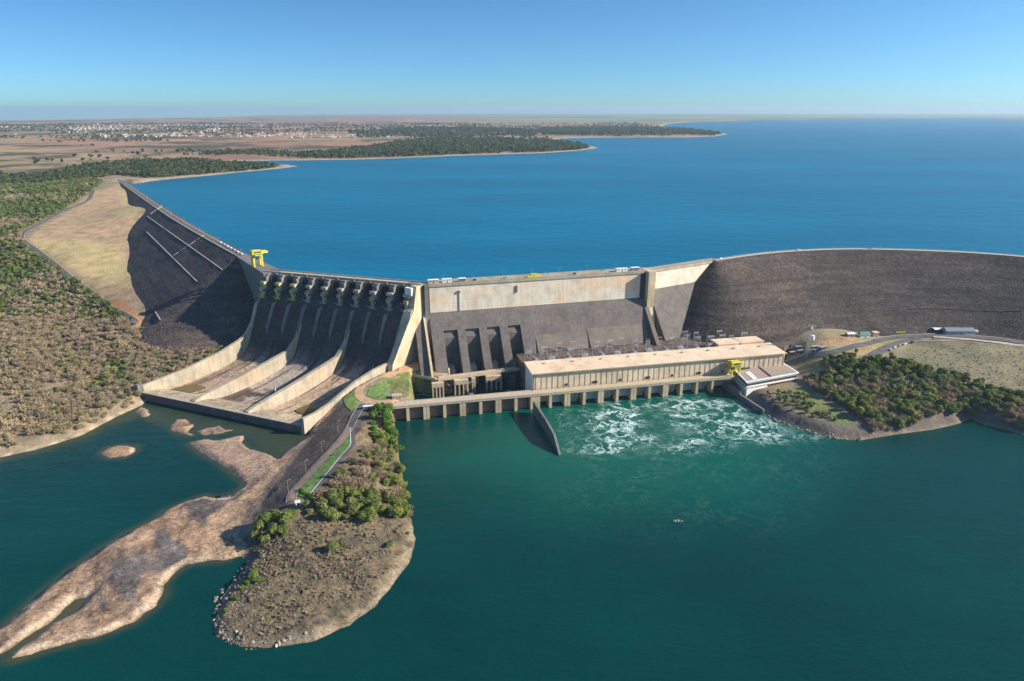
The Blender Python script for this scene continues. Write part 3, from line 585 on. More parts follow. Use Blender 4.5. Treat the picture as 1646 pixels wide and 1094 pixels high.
op = [(9.5, 22), (29, 41.3), (48.5, 60.3), (68, 79.5)]; ed = [-1] + [v for p in op for v in p] + [84]
b = MB(); b.yprism([(0, 46.2), (0, 60.45), (yz(60.45), 60.45), (yz(46.2), 46.2)], -1, 84)
for i in range(0, len(ed), 2):
    x0, x1 = ed[i], ed[i + 1]
    b.yprism([(0, -3), (0, 46.15), (yz(46.15), 46.15), (yz(20), 20), (yz(10) - 4, 8), (yz(10) - 6, -3)], x0, x1)
b.build('sloping_face', M['slope'], dam)
for x0, x1 in op:
    b = MB(); b.yprism([(0, -3), (0, 46.1), (yz(46.1) * .55, 46.1), (-12, 40), (-13, 14), (-18, 6), (-20, -3)], x0 + .05, x1 - .05); b.build('intake_recess', M['slope'], dam)
    b = MB()                                               # curved draft shell at the foot
    for k in range(8):
        a0, a1 = k / 8 * 1.5, (k + 1) / 8 * 1.5
        b.yprism([(-13 - 15 * math.sin(a0), 16 - 14 * (1 - math.cos(a0)) * 1.0 ), (-13 - 15 * math.sin(a1), 16 - 14 * (1 - math.cos(a1))), (-13 - 15 * math.sin(a1), -3), (-13 - 15 * math.sin(a0), -3)], x0 + 1, x0 + 7.5)
    b.build('intake_shell', M['conc'], dam); b = MB(); b.box(x0 + .6, x1 - .6, yz(46) + 2, yz(46) + 4, 41.5, 46); b.build('intake_beam', M['spier'], dam)
b = MB(); b.box(25.6, 26.3, -.5, 0, 56, 78); b.box(24.9, 27.0, -1.2, 0, 77, 79); b.bar((26, -.4, 58), (26, -9.4, 47), .35); b.build('downpipe', M['slope2'], dam); b = MB(); b.box(78, 79.5, -.8, 0, 74, 80); b.build('wall_box', M['slope2'], dam)
b = MB(); b.yprism([(12, 16), (12, 86.3), (-7, 86.3), (-7, 52), (yz(52) - 3.5, 46), (yz(46) - 4.5, 18), (0, 16)], L2 - 1, L2 + 6.2); b.build('pier', M['pier'], dam)
b = MB(); b.box(L2 - 6, L2 - 1.1, -.6, 0, 58, 84); b.build('side_recess', M['dark'], dam)
b = MB(); b.yprism([(-1, 60), (yz(60) - 3, 56), (yz(24) - 10, 24), (yz(24) - 2, 20), (0, 20)], L2 - 3, L2 + .9); b.build('training_slab', M['slope2'], dam)
# wing between pier and right embankment
A3 = frame((127, 639), (205, 687)); wing = empty('concrete_dam', (127, 639, 0), A3, 'short bright concrete wing wall between the tall pier and the curved embankment', 'dam')
b = MB(); b.yprism([(10, 20), (10, 84.6), (0, 84.6), (0, 67)], 5, 96); b.build('upper_wall', M['wall'], wing)
b = MB(); b.yprism([(-.9, 84), (10.3, 84), (10.3, 86), (-.9, 86)], 5, 96); b.build('crest_slab', M['conc'], wing)
b = MB(); b.yprism([(0, 20), (0, 66.95), (-.02, 66.95), (-.62 * 47, 20)], 4, 84); b.build('sloping_face', M['slope'], wing)
# ---- left junction block between spillway and intake wall
b_ = MB()
jn = empty('junction_block', (0, 0, 0), 0, 'grey recessed concrete block with slanting rib between the spillway and the bright dam wall', 'dam block')
def W2(x, y, z): return (-72 + x * math.cos(A2) - y * math.sin(A2), 585 + x * math.sin(A2) + y * math.cos(A2), z)
def wl(mb, prof, x0, x1, m=0): mb.loft([W2(x0, y, z) for y, z in prof], [W2(x1, y, z) for y, z in prof], m)
b = MB(); wl(b, [(14, 5), (14, 86), (1.5, 86), (1.5, 55), (1.5, 5)], -16, -.6); b.build('back_wall', M['spier'], jn)
b = MB(); wl(b, [(10, 5), (10, 86.02), (-2.5, 86.02), (-2.5, 58), (-6, 40), (-7, 5)], -4.5, -1.05); b.build('column', M['spier'], jn)
b = MB(); wl(b, [(1.4, 58), (.6, 58), (-34, 16), (-36, 5), (1.4, 5)], -14.5, -6.6); b.build('sloping_infill', M['slope'], jn)
b = MB(); wl(b, [(1.3, 61), (-1.5, 58), (-38, 17), (-41, 10), (1.3, 10)], -6.5, -4.6); b.build('slanting_rib', M['pier'], jn)
b = MB(); wl(b, [(0, 30), (-3, 30), (-12, 14), (-14, 5), (0, 5)], -1, 9.4); b.build('foot_slab', M['spier'], jn)

# ================================================================ SPILLWAY
L0, L1, R0_, R1 = map(lambda p: np.array(p, float), ((-228, 631), (-307, 535), (-88, 583), (-155, 471)))
def Sp(a, d, z):
    A = L0 + (R0_ - L0) * a; B = L1 + (R1 - L1) * a; u = B - A; Ls = np.linalg.norm(u); u /= Ls
    q = A + u * d * (Ls / 126.5 if d > 60 else 1 + (Ls / 126.5 - 1) * max(d, 0) / 60); return (q[0], q[1], z)
spw = empty('spillway', (0, 0, 0), 0, 'wide gated concrete spillway with three chutes fanning down to a flat sill', 'spillway')
fd = [-8, -3, 1, 5, 8, 14, 20, 27, 32, 40, 50, 72, 95, 108, 114, 118, 126.5]; fz = [70, 73, 72, 69, 66, 57, 40.5, 24, 16.5, 12, 8.7, 4.8, 2.6, 3.2, 5.2, 6.3, 6.4]
def flz(d): return float(np.interp(d, fd, fz))
da = list(np.arange(-8, 60, 1.6)) + list(np.arange(60, 126.5, 2.4)) + [126.5]
zs = np.array([np.mean([flz(d + o) for o in (-2, -1, 0, 1, 2)]) if d < 124 else flz(d) for d in da])
for bay in range(3):
    aa = np.linspace(bay / 3, (bay + 1) / 3, 60); V = []; C = []
    for a in aa:
        for d, z in zip(da, zs): V.append(Sp(a, d, z))
    AA, DD = np.meshgrid(aa, da, indexing='ij'); S_ = AA * 150
    st_ = fbm(S_, DD / 16, 5, 4); st2 = fbm(S_ + 91, DD / 40, 2.2, 3); big = fbm(S_, DD, 40, 4)
    base = np.array([.48, .36, .26]) if bay != 1 else np.array([.42, .35, .30])
    C = base * (1 + .5 * big[..., None] + .35 * st2[..., None])
    k = sstep(st_ + .05 * np.sin(S_ * .75), .03, .10)[..., None] * sstep(DD, 8, 30)[..., None] * .8; C = C * (1 - k) + np.array([.14, .105, .085]) * k  # flow stains, plus regular dark bands painted in as shadow stripes
    k = (1 - sstep(DD, 24, 42))[..., None] * .92; C = C * (1 - k) + np.array([.05, .055, .06]) * (1 + .6 * st_[..., None]) * k  # shade on the steep upper chute painted into the floor as dark blue-grey
    if bay == 1: k = (sstep(DD, 70, 84) * (1 - sstep(DD, 104, 110)) * sstep(fbm(S_, DD, 13, 4), -.02, .05))[..., None] * .85; C = C * (1 - k) + np.array([.09, .06, .05]) * k
    k = sstep(DD, 109, 112)[..., None]; C = C * (1 - k) + np.array([.47, .37, .26]) * (1 + .3 * big[..., None]) * k
    nd_ = len(da); Fq = [(i * nd_ + j, (i + 1) * nd_ + j, (i + 1) * nd_ + j + 1, i * nd_ + j + 1) for i in range(len(aa) - 1) for j in range(nd_ - 1)]
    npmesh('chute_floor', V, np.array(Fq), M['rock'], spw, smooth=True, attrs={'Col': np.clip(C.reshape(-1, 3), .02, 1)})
def wallpath(mb, a, off0, off1, ds, zt, zb=-4, m=0):
    """wall following chute line a, offset across by off0..off1 metres"""
    u = (R0_ - L0) / np.linalg.norm(R0_ - L0); prev = None
    for d, z in zip(ds, zt):
        p = np.array(Sp(a, d, z)); s0 = (p[0] + u[0] * off0, p[1] + u[1] * off0); s1 = (p[0] + u[0] * off1, p[1] + u[1] * off1)
        cur = [(*s0, z), (*s1, z), (*s1, zb), (*s0, zb)]
        if prev: mb.loft(prev, cur, m)
        prev = cur
def smoothw(ds, zt, step=3): 
    dd = np.arange(ds[0], ds[-1], step).tolist() + [ds[-1]]; return dd, np.interp(dd, ds, zt)
b = MB(); wallpath(b, 0, -3.0, 0, *smoothw([-10, 0, 6, 14, 20, 27, 33, 38, 55, 87, 127.2], [66, 66, 64, 59, 43, 34, 30, 28, 22.8, 16.3, 12])); b.build('side_wall', M['conc'], spw)
b = MB(); wallpath(b, 0, -4.2, -.6, [127, 131], [13.5, 13.5]); b.build('end_pillar', M['spier'], spw)
for a in (1 / 3, 2 / 3):
    b = MB(); wallpath(b, a, -1.8, 1.8, *smoothw([16.5, 17.5, 19, 23, 34, 56, 87, 121, 127.2], [48, 48.5, 45.5, 35.5, 25, 20.6, 15, 9.6, 7.8])); b.build('divider_wall', M['conc'], spw)
b = MB(); wallpath(b, 1, 0, 7.5, *smoothw([8, 11, 19, 27, 33, 36], [68, 65, 50.5, 36, 27.5, 26.5])); wallpath(b, 1, 0, 2.6, *smoothw([36.2, 53, 75, 103, 117, 130], [26.4, 26, 22.8, 15, 13, 13.2])); b.build('side_wall', M['conc'], spw)
b = MB(); b.loft([Sp(0, 126.6, 6.38), Sp(1, 126.6, 6.38), Sp(1, 126.6, -4), Sp(0, 126.6, -4)], [Sp(0, 129.5, 6.2), Sp(1, 129.5, 6.2), Sp(1, 129.5, -4), Sp(0, 129.5, -4)]); b.build('end_sill', M['slope'], spw)  # dark material paints in the shade on the sill front; coping stays light
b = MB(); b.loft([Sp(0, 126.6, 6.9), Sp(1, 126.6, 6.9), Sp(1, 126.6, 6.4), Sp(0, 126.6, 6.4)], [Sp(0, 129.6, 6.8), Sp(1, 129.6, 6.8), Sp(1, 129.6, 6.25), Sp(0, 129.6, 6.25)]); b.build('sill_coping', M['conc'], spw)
# gate piers
A5 = math.atan2(-48, 140)
for i in range(10):
    a = i / 9; u0 = np.array(Sp(a, 0, 0)); u1 = np.array(Sp(a, 20, 0)); dn = (u1 - u0)[:2]; dn /= np.linalg.norm(dn); cr = np.array([-dn[1], dn[0]]) * -1
    if np.dot(cr, R0_ - L0) < 0: cr = -cr
    def T3(x, d, z): return (u0[0] + cr[0] * x + dn[0] * d, u0[1] + cr[1] * x + dn[1] * d, z)
    b = MB(); hw = 2.9
    def sec(prof, h0, h1): b.loft([T3(h0, d, z) for d, z in prof], [T3(h1, d, z) for d, z in prof])
    sec([(-16, 40), (-16, 85), (1.5, 85), (1.5, 71), (5, 62), (5, 40)], -hw, hw)
    sec([(1.4, 83.6), (3.4, 83.6), (3.4, 70), (1.4, 70)], -hw + .3, hw + .2)
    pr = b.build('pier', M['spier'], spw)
    b = MB(); tw = 2.1                                    # tapered downstream nose
    if i not in (0, 9):
        b.loft([T3(-tw, 5, 66), T3(tw, 5, 66), T3(tw, 5, 40), T3(-tw, 5, 40)], [T3(-1.7, 13, 60), T3(1.7, 13, 60), T3(1.7, 13, 40), T3(-1.7, 13, 40)])
        b.loft([T3(-1.7, 13, 60), T3(1.7, 13, 60), T3(1.7, 13, 40), T3(-1.7, 13, 40)], [T3(-.4, 22.5, 41), T3(.4, 22.5, 41), T3(.4, 22.5, 30), T3(-.4, 22.5, 30)]); b.build('pier_nose', M['nose'], pr)
    b = MB(); b.loft([T3(-3.4, 3.6, 79.2), T3(3.4, 3.6, 79.2), T3(3.4, 3.6, 76.2), T3(-3.4, 3.6, 76.2)], [T3(-3.4, 6.6, 78.8), T3(3.4, 6.6, 78.8), T3(3.4, 6.6, 76.2), T3(-3.4, 6.6, 76.2)])
    b.loft([T3(-2.2, 3.6, 76), T3(2.8, 3.6, 76), T3(2.8, 3.6, 70.5), T3(-2.2, 3.6, 70.5)], [T3(-2.2, 8.6, 73), T3(2.8, 8.6, 73), T3(2.8, 8.6, 70.5), T3(-2.2, 8.6, 70.5)])
    b.loft([T3(-.6, 5, 70.5), T3(2.2, 5, 70.5), T3(2.2, 5, 62), T3(-.6, 5, 62)], [T3(-.6, 8.4, 70.5), T3(2.2, 8.4, 70.5), T3(2.2, 8.4, 62), T3(-.6, 8.4, 62)])
    b.build('trunnion_beam', M['paleyellow'] if i < 3 else M['conc'], pr)
    b = MB(); mm = 'yellow' if i < 3 else ('steel' if i < 7 else 'steel')
    b.loft([T3(-4.2, 5, 64.6), T3(4.2, 5, 64.6), T3(4.2, 5, 64.2), T3(-4.2, 5, 64.2)], [T3(-4.2, 9.6, 64.6), T3(4.2, 9.6, 64.6), T3(4.2, 9.6, 64.2), T3(-4.2, 9.6, 64.2)])
    for x in np.arange(-4.2, 4.3, 1.2): b.bar(T3(x, 9.6, 64.6), T3(x, 9.6, 66.0), .11)
    for z in (65.3, 66.0): b.bar(T3(-4.2, 9.6, z), T3(4.2, 9.6, z), .13); b.bar(T3(-4.2, 5, z), T3(-4.2, 9.6, z), .13); b.bar(T3(4.2, 5, z), T3(4.2, 9.6, z), .13)
    for x in (-3.6, 3.6): b.bar(T3(x, 5.2, 64.3), T3(x * .3, 5, 61.5), .2)
    b.build('walkway_platform', M[mm], pr)
    if i == 9:
        b = MB(); sec2 = [(-16, 30), (-16, 86.05), (2, 86.05), (7, 66), (14, 58), (38, 26), (42, 5), (-16, 5)]
        b.loft([T3(2.45, d, z) for d, z in sec2], [T3(8.2, d, z) for d, z in sec2]); b.build('abutment_wall', M['pier'], spw)
        b = MB(); b.loft([T3(-1.5, 2, 84.9), T3(5.5, 2, 84.9), T3(5.5, 2, 79), T3(-1.5, 2, 79)], [T3(-1.5, 6, 84.9), T3(5.5, 6, 84.9), T3(5.5, 6, 78), T3(-1.5, 6, 78)]); b.build('control_cabin', M['white'], spw)
    if i < 9:                                           # radial gate and hoist bridge bay
        a2 = (i + 1) / 9; v0 = np.array(Sp(a2, 0, 0)); B0 = []
        b = MB(); n = 8; ring = []
        for k in range(n + 1):
            th = -.15 + .78 * k / n; r = 15.0; d = 11 - r * math.cos(th); z = 70.5 + r * math.sin(th) + .5; ring.append((d, z))
        for (d0, z0), (d1, z1) in zip(ring[:-1], ring[1:]):
            p = lambda d, z, e: tuple(np.append((u0[:2] + dn * d) * (1 - e) + (v0[:2] + dn * d) * e, z))
            b.loft([p(d0, z0, .12), p(d1, z1, .12), p(d1 - .6, z1, .12), p(d0 - .6, z0, .12)], [p(d0, z0, .88), p(d1, z1, .88), p(d1 - .6, z1, .88), p(d0 - .6, z0, .88)])
        for e in (.2, .8): b.bar(p(10, 71, e), p(-3.6, 76, e), .35); b.bar(p(10, 71, e), p(-4, 70, e), .35)
        b.build('radial_gate', M['dark'], spw)
b = MB()
def crossbox(mb, d0, d1, z0, z1, a0=0, a1=1, m=0): mb.loft([Sp(a0, d0, z0), Sp(a0, d1, z0), Sp(a0, d1, z1), Sp(a0, d0, z1)], [Sp(a1, d0, z0), Sp(a1, d1, z0), Sp(a1, d1, z1), Sp(a1, d0, z1)], m)
crossbox(b, -12, -3.5, 84.2, 85.8, -.06, 1.06); crossbox(b, -3.4, -2.9, 85.9, 86.9, -.06, 1.06); crossbox(b, -12.6, -12.1, 85.9, 86.9, -.06, 1.06); b.build('road_bridge', M['deck'], spw)
b = MB()
for k in range(9):
    a0 = k / 9 + .02; crossbox(b, -2.0, -.4, 83.4, 84.9, a0, a0 + .075); crossbox(b, -1.8, -.6, 85, 86.1, a0 + .03, a0 + .045)
b.build('hoist_beam', M['spier'], spw)
# pools of standing water in the basin
for a0, a1, d0, d1, z in ((.035, .165, 92, 108.5, 3.65), (.80, .93, 90, 106, 3.6)):
    V = []; n = 26
    for k in range(n):
        th = 2 * math.pi * k / n; w_ = 1 + .18 * math.sin(3 * th + a0 * 20); c_ = math.cos(th); s_ = math.sin(th); sq = (abs(c_) ** 6 + abs(s_) ** 6) ** (-1 / 6)
        V.append(Sp((a0 + a1) / 2 + (a1 - a0) / 2 * c_ * sq, (d0 + d1) / 2 + (d1 - d0) / 2 * s_ * sq * (w_ if a0 > .5 else 1), z + .25))
    me = bpy.data.meshes.new('pool_water'); me.from_pydata(V, [], [tuple(range(n))]); me.materials.append(M['pool']); o = bpy.data.objects.new('pool_water', me); COL.objects.link(o); o['kind'] = 'structure'
# left abutment block between embankment and spillway
ab = empty('abutment_block', (0, 0, 0), 0, 'shaded blue-grey concrete abutment joining the left embankment to the spillway gates', 'dam block')
P_ = np.array([-229, 636.]); Q_ = np.array(CL[0][:2]); u = (Q_ - P_); Lab = np.linalg.norm(u); u /= Lab; n_ = np.array([u[1], -u[0]]); n_ = n_ if n_[1] < 0 else -n_
n_ = np.array(nL)
def AB(x, y, z): q = P_ + u * x - n_ * y; return (q[0], q[1], z)
b = MB(); b.loft([AB(-6, -6, 20), AB(-6, 12, 20), AB(-6, 12, 86.1), AB(-6, -6, 86.1)], [AB(Lab + 8, -4.5, 20), AB(Lab + 8, 8, 20), AB(Lab + 8, 8, 86.1), AB(Lab + 8, -4.5, 86.1)]); b.build('wall', M['spier'], ab)
b = MB(); b.bar(AB(-4, -6.2, 87), AB(Lab + 8, -4.6, 87), .14); b.bar(AB(-4, 11.6, 87), AB(Lab + 8, 7.6, 87), .14)
for k in range(24): x = -4 + (Lab + 10) * k / 23; b.bar(AB(x, -6.1 + 1.5 * k / 23, 86), AB(x, -6.1 + 1.5 * k / 23, 87.1), .1)
b.build('railing', M['steel'], ab)

# ================================================================ POWERHOUSE, TAILRACE (local x along, +y towards the dam)
O1 = (-91, 491.5, 0); A1 = math.atan2(551 - 491.5, 172 + 91)
def W1(x, y, z=0): return np.array([O1[0] + x * math.cos(A1) - y * math.sin(A1), O1[1] + x * math.sin(A1) + y * math.cos(A1), z])
def U1(px, py, z):
    P = at(px, py, z) - np.array(O1); return P[0] * math.cos(A1) + P[1] * math.sin(A1), -P[0] * math.sin(A1) + P[1] * math.cos(A1)
tr = empty('tailrace_deck', O1, A1, 'long tan concrete deck on rows of pale piers standing in the river', 'deck')
SP = 14.35; LE = 288.0; X0 = 110.0
b = MB(); b.box(-14, LE, -3, 5.5, 11.4, 13); b.build('deck_slab', M['deck'], tr)
b = MB(); b.box(-14, LE, -3.2, -2.7, 13, 13.7); b.box(-14, X0, 5.2, 5.6, 13, 13.8); b.box(-14, LE, -.8, -.5, 13.004, 13.2); b.box(-14, LE, 1.6, 1.9, 13.004, 13.2); b.build('kerb', M['kerb'], tr)
b = MB()
for x in np.arange(X0 - 2, LE, 3.0): b.bar((x, -2.9, 13.6), (x, -2.9, 14.8), .07)
b.bar((X0 - 2, -2.9, 14.8), (LE, -2.9, 14.8), .1); b.bar((X0 - 2, -2.9, 14.2), (LE, -2.9, 14.2), .08); b.build('railing', M['yellow'], tr)
b = MB(); b.box(-2, 106, 1.5, 4.5, -4, 11.35); b.build('closure_wall', M['tail'], tr)
for k in range(19):
    x = 10 + SP * k; wdt = 2.4 if k % 2 == 0 else 4.8
    if k == 7: x, wdt = 112, 8
    if k >= 17: wdt = 2.0
    b = MB()
    if k % 2 == 1 and k != 7: b.box(x - wdt / 2, x - .15, -2.6, 4.8, -4, 11.35); b.box(x + .15, x + wdt / 2, -2.6, 4.8, -4, 11.35); b.box(x - .15, x + .15, -2.2, 4.8, -4, 11.3)
    else: b.box(x - wdt / 2, x + wdt / 2, -2.6, 4.8, -4, 11.35)
    b.build('pier', M['pier'], tr)
b = MB(); b.box(-5, -2.1, -2.6, 5, -4, 11.3); b.build('end_pier', M['pier'], tr)
b = MB(); b.box(112, 300, 9, 10, -4, 11.3); b.build('back_wall', M['tail'], tr)
for k in range(8, 18):
    x0 = 10 + SP * k + 2; x1 = 10 + SP * (k + 1) - 2; b = MB()
    if k % 2 == 0:
        b.box(x0 + .6, x1 - .6, 2.2, 2.6, 2.5, 11.3)
        for q in range(5): xx = x0 + .8 + (x1 - x0 - 1.6) * q / 4; b.box(xx - .12, xx + .12, 1.8, 2.2, 2.5, 11.3)
        for z in (3, 6, 9): b.box(x0 + .6, x1 - .6, 1.9, 2.2, z, z + .3)
    else:
        b.box(x0 + .4, x1 - .4, 6, 6.5, -1, 11.3); b.bar((x0 + 3, -2.5, 11), (x0 + 3, 4, 1), .3); b.bar((x1 - 4, -2.5, 11), (x1 - 4, 4, 1), .3)
    b.build('draft_gate', M['greywall'], tr)
ph = empty('powerhouse', O1, A1, 'long tan powerhouse with flat cream roof and ribbed wall', 'powerhouse')
PX0, PX1 = 112.0, 341.5; ZT, ZB = 27.0, 13.0
b = MB(); b.box(PX0 + .6, PX1 - .4, 7, 31, 2, ZT - .3); b.build('wall', M['phwall'], ph)
b = MB(); b.box(PX0 - .05, PX0 + .55, 6.5, 31.2, 0, ZT - .2); b.build('end_wall', M['white'], ph)
b = MB()
n = 48
for k in range(n + 1):
    b = MB(); x = PX0 + 3 + (PX1 - PX0 - 4) * k / n; wq = .35 if k % 3 else .7; b.box(x - wq / 2, x + wq / 2, 6.76, 6.98, ZB, ZT - 2.25); b.build('pilaster', M['pier'], ph)
b = MB(); b.box(PX0 + .6, PX1 - .4, 6.6, 6.98, ZT - 2.2, ZT - 1.6); b.build('cornice', M['phwall'], ph)
for k in range(8):
    x = 140 + 23.5 * k; b = MB(); b.box(x, x + (4.2 if k % 2 else 1.8), 6.7, 6.96, 14.2, 16.2); 
    for q in range(4): b.box(x, x + (4.2 if k % 2 else 1.8), 6.6, 6.69, 14.3 + q * .5, 14.5 + q * .5)
    b.build('vent', M['dark'], ph)
b = MB(); b.box(PX0 + .6, PX0 + .95, 6.2, 6.5, ZB, ZT - .4); b.build('downpipe', M['dark'], ph)
b = MB()
b.loft([(PX0 - 1, 5.2, ZT - .25), (PX1 + .6, 5.2, ZT - .25), (PX1 + .6, 5.2, ZT + .35), (PX0 - 1, 5.2, ZT + .35)], [(PX0 - 1, 32.5, ZT + .1), (PX1 + .6, 32.5, ZT + .1), (PX1 + .6, 32.5, ZT + 1.4), (PX0 - 1, 32.5, ZT + 1.4)])
rf = b.build('roof', M['roof'], ph)
b = MB()
b.box(PX0 - 1.1, PX1 + .7, 5.0, 5.19, ZT - .35, ZT + .55); b.build('roof_edge', M['deck'], rf)
for k in range(9): x = PX0 + 14 + 25 * k; b = MB(); b.box(x, x + 1.6, 24, 25.6, ZT + .6, ZT + 2.1); b.build('roof_vent', M['steel'], rf)
for x0, x1 in ((291, 311.5), (313.5, 336)):
    b = MB(); b.box(x0, x1, 33, 47, 10, 29.6); b.box(x0 - .6, x1 + .6, 32.6, 47.6, 29.62, 30.3); b.build('annex', M['roof'], ph)
# yard behind
ydp = [W1(112, 31.6), W1(112, 66), W1(370, 90), W1(380, 45), W1(357, 31.6)]
b = MB(); b.loft([(p[0], p[1], 0) for p in ydp], [(p[0], p[1], 23.5) for p in ydp]); o = b.build('switchyard_ground', M['causeway'], None); o['kind'] = 'structure'
def gantry(root):
    for x in (-3.4, 3.4):
        b = MB(); b.bar((x, -.9, 0), (x, 0, 11), .17); b.bar((x, .9, 0), (x, 0, 11), .17)
        for z in (2.5, 5, 7.5): q = .9 * (1 - z / 11); b.bar((x, -q, z), (x, q, z + 1.2), .1)
        b.bar((x, 0, 11), (x, 0, 15), .1); b.build('post', M['steel'], root)
    b = MB(); b.bar((-3.4, .3, 10.8), (3.4, .3, 10.8), .15); b.bar((-3.4, -.3, 10.8), (3.4, -.3, 10.8), .15); b.bar((-3.4, 0, 11.6), (3.4, 0, 11.6), .13); b.build('crossbeam', M['steel'], root)
    for x in (-2.2, 0, 2.2): b = MB(); b.bar((x, 0, 10.6), (x, 0, 8.2), .26, 0, 6); b.build('insulator', M['steel'], root)
g0 = empty('line_gantry', (0, 0, 0), 0, 'slender grey steel gantry behind powerhouse roof', 'gantry', 'steel gantries in the yard behind the powerhouse'); gantry(g0)
for k in range(54):
    o = g0 if k == 0 else copy_tree(g0); x = 118 + 4.1 * k + RS.uniform(-1.5, 1.5); y = [44, 53, 60][k % 3] + RS.uniform(-2, 2) + (x - 112) * .03; P = W1(x, y, 23.4); o.location = P; o.rotation_euler.z = A1 + RS.uniform(-.1, .1); s = RS.uniform(.45, .9); o.scale = (s, s, s)
def transf(root):
    b = MB(); b.box(-3.2, 3.2, -2, 2, .5, 4.2); b.build('tank', M['greywall'], root)
    b = MB()
    for k in range(7): b.box(-3 + k * .95, -2.5 + k * .95, -3.4, -2.05, .9, 3.8); b.box(-3 + k * .95, -2.5 + k * .95, 2.05, 3.4, .9, 3.8)
    b.build('radiator', M['steel'], root)
    b = MB()
    for x in (-2, 0, 2): b.bar((x, 0, 4.2), (x * 1.25, .6, 7.2), .28, 0, 6, .16)
    b.build('bushing', M['steel'], root)
    b = MB(); b.bar((-2.4, -1, 5.2), (2.4, -1, 5.2), .55, 0, 8); b.build('conservator', M['steel'], root)
t0 = empty('power_transformer', (0, 0, 0), 0, 'grey finned transformer behind powerhouse roof', 'transformer', 'power transformers behind the powerhouse'); transf(t0)
for k in range(14):
    o = t0 if k == 0 else copy_tree(t0); P = W1(122 + 15 * k, 38.5 + (k % 2) * 1.5, 23.4); o.location = P; o.rotation_euler.z = A1 + (0 if k % 2 else math.pi / 2)
# upstream bridge across the unit pit
up = empty('pit_bridge', O1, A1, 'narrow tan bridge on concrete bents over the dark pit left of the powerhouse', 'bridge')
pA = U1(655, 598, 15); pB = U1(703, 608, 15); pC = (111.5, U1(838, 591, 15)[1])
b = MB()
for (p, q) in ((pA, pB), (pB, pC)):
    d = np.array(q) - np.array(p); d /= np.linalg.norm(d); nn = np.array([-d[1], d[0]]) * 2.6
    e = d * .5
    b.loft([(p[0] - nn[0], p[1] - nn[1], 13.4), (p[0] + nn[0], p[1] + nn[1], 13.4), (p[0] + nn[0], p[1] + nn[1], 15), (p[0] - nn[0], p[1] - nn[1], 15)],
           [(q[0] - nn[0], q[1] - nn[1], 13.4), (q[0] + nn[0], q[1] + nn[1], 13.4), (q[0] + nn[0], q[1] + nn[1], 15), (q[0] - nn[0], q[1] - nn[1], 15)])
    for s_ in (-1, 1):
        m_ = nn * s_; m2 = nn * s_ * .88
        b.loft([(p[0] + m_[0], p[1] + m_[1], 15.01), (p[0] + m2[0], p[1] + m2[1], 15.01), (p[0] + m2[0], p[1] + m2[1], 15.9), (p[0] + m_[0], p[1] + m_[1], 15.9)],
               [(q[0] + m_[0], q[1] + m_[1], 15.01), (q[0] + m2[0], q[1] + m2[1], 15.01), (q[0] + m2[0], q[1] + m2[1], 15.9), (q[0] + m_[0], q[1] + m_[1], 15.9)])
b.build('deck_slab', M['deck'], up)
def pitx(px): return U1(px, 610, 13)[0]
for px_, hw_, wh in ((702, 5, 0), (741, 6, 1), (762, 1.6, 2), (797, 7, 0)):
    x = pitx(px_); yb = np.interp(x, [pB[0], pC[0]], [pB[1], pC[1]]); b = MB()
    b.box(x - hw_, x + hw_, yb - 7, yb - 3, 9.5, 13.3)
    for q in np.linspace(-hw_ + .7, hw_ - .7, 2 if hw_ < 2 else 4): b.box(x + q - .6, x + q + .6, yb - 6.8, yb - 5, -4, 9.4)
    b.build('bent', M['pier'], up)
b = MB()
for px_ in (690, 722, 752, 780, 815): x = pitx(px_); b.box(x - 2, x + 2, 14, 20 + (px_ % 7) * 2, -4, 3 + (px_ % 3) * 2)
b.box(22, 110, 6, 60, -6, -2.2); b.build('pit_floor', M['slope'], up)
# guide wall in the river
gw = MB(); pts = [np.append(at(858, 645, 10)[:2], 10.5), np.append(at(878, 676, 9)[:2], 9.8), np.append(at(891, 698, 8)[:2], 8.5), np.append(at(900, 731, .5)[:2], 1.0)]
for p, q in zip(pts[:-1], pts[1:]):
    d = (q - p)[:2]; d /= np.linalg.norm(d); s_ = np.array([-d[1], d[0]]) * .8
    gw.loft([(p[0] - s_[0], p[1] - s_[1], -4), (p[0] + s_[0], p[1] + s_[1], -4), (p[0] + s_[0], p[1] + s_[1], p[2]), (p[0] - s_[0], p[1] - s_[1], p[2])],
            [(q[0] - s_[0], q[1] - s_[1], -4), (q[0] + s_[0], q[1] + s_[1], -4), (q[0] + s_[0], q[1] + s_[1], q[2]), (q[0] - s_[0], q[1] - s_[1], q[2])])
tag(gw.build('guide_wall', M['spier']), 'thin grey guide wall slanting out into the river from the tailrace deck', 'wall')
# service building at the right end
sb = empty('service_building', (0, 0, 0), 0, 'low flat-roofed white and grey building at the right end of the deck', 'building')
q4 = [at(1200, 613, 15.5), at(1284, 598, 15.5), at(1255, 580, 15.5), at(1179, 592, 15.5)]
def inset(q, k, z): c = sum(q) / 4; return [tuple(np.append((p + (c - p) * k)[:2], z)) for p in q]
b = MB(); b.loft(inset(q4, .06, 9.6), inset(q4, .06, 14.2)); b.build('wall', M['white'], sb)
b = MB(); b.loft(inset(q4, -.01, 14.25), inset(q4, -.01, 15.4)); rr = b.build('roof', M['white'], sb)
b = MB(); b.loft(inset(q4, .05, 15.41), inset(q4, .05, 15.5)); b.build('roof_surface', M['roof2'], rr)
def lerp4(s_, t_, z): q = [p[:2] for p in q4]; a = q[0] + (q[1] - q[0]) * s_; c = q[3] + (q[2] - q[3]) * s_; p = a + (c - a) * t_; return (p[0], p[1], z)
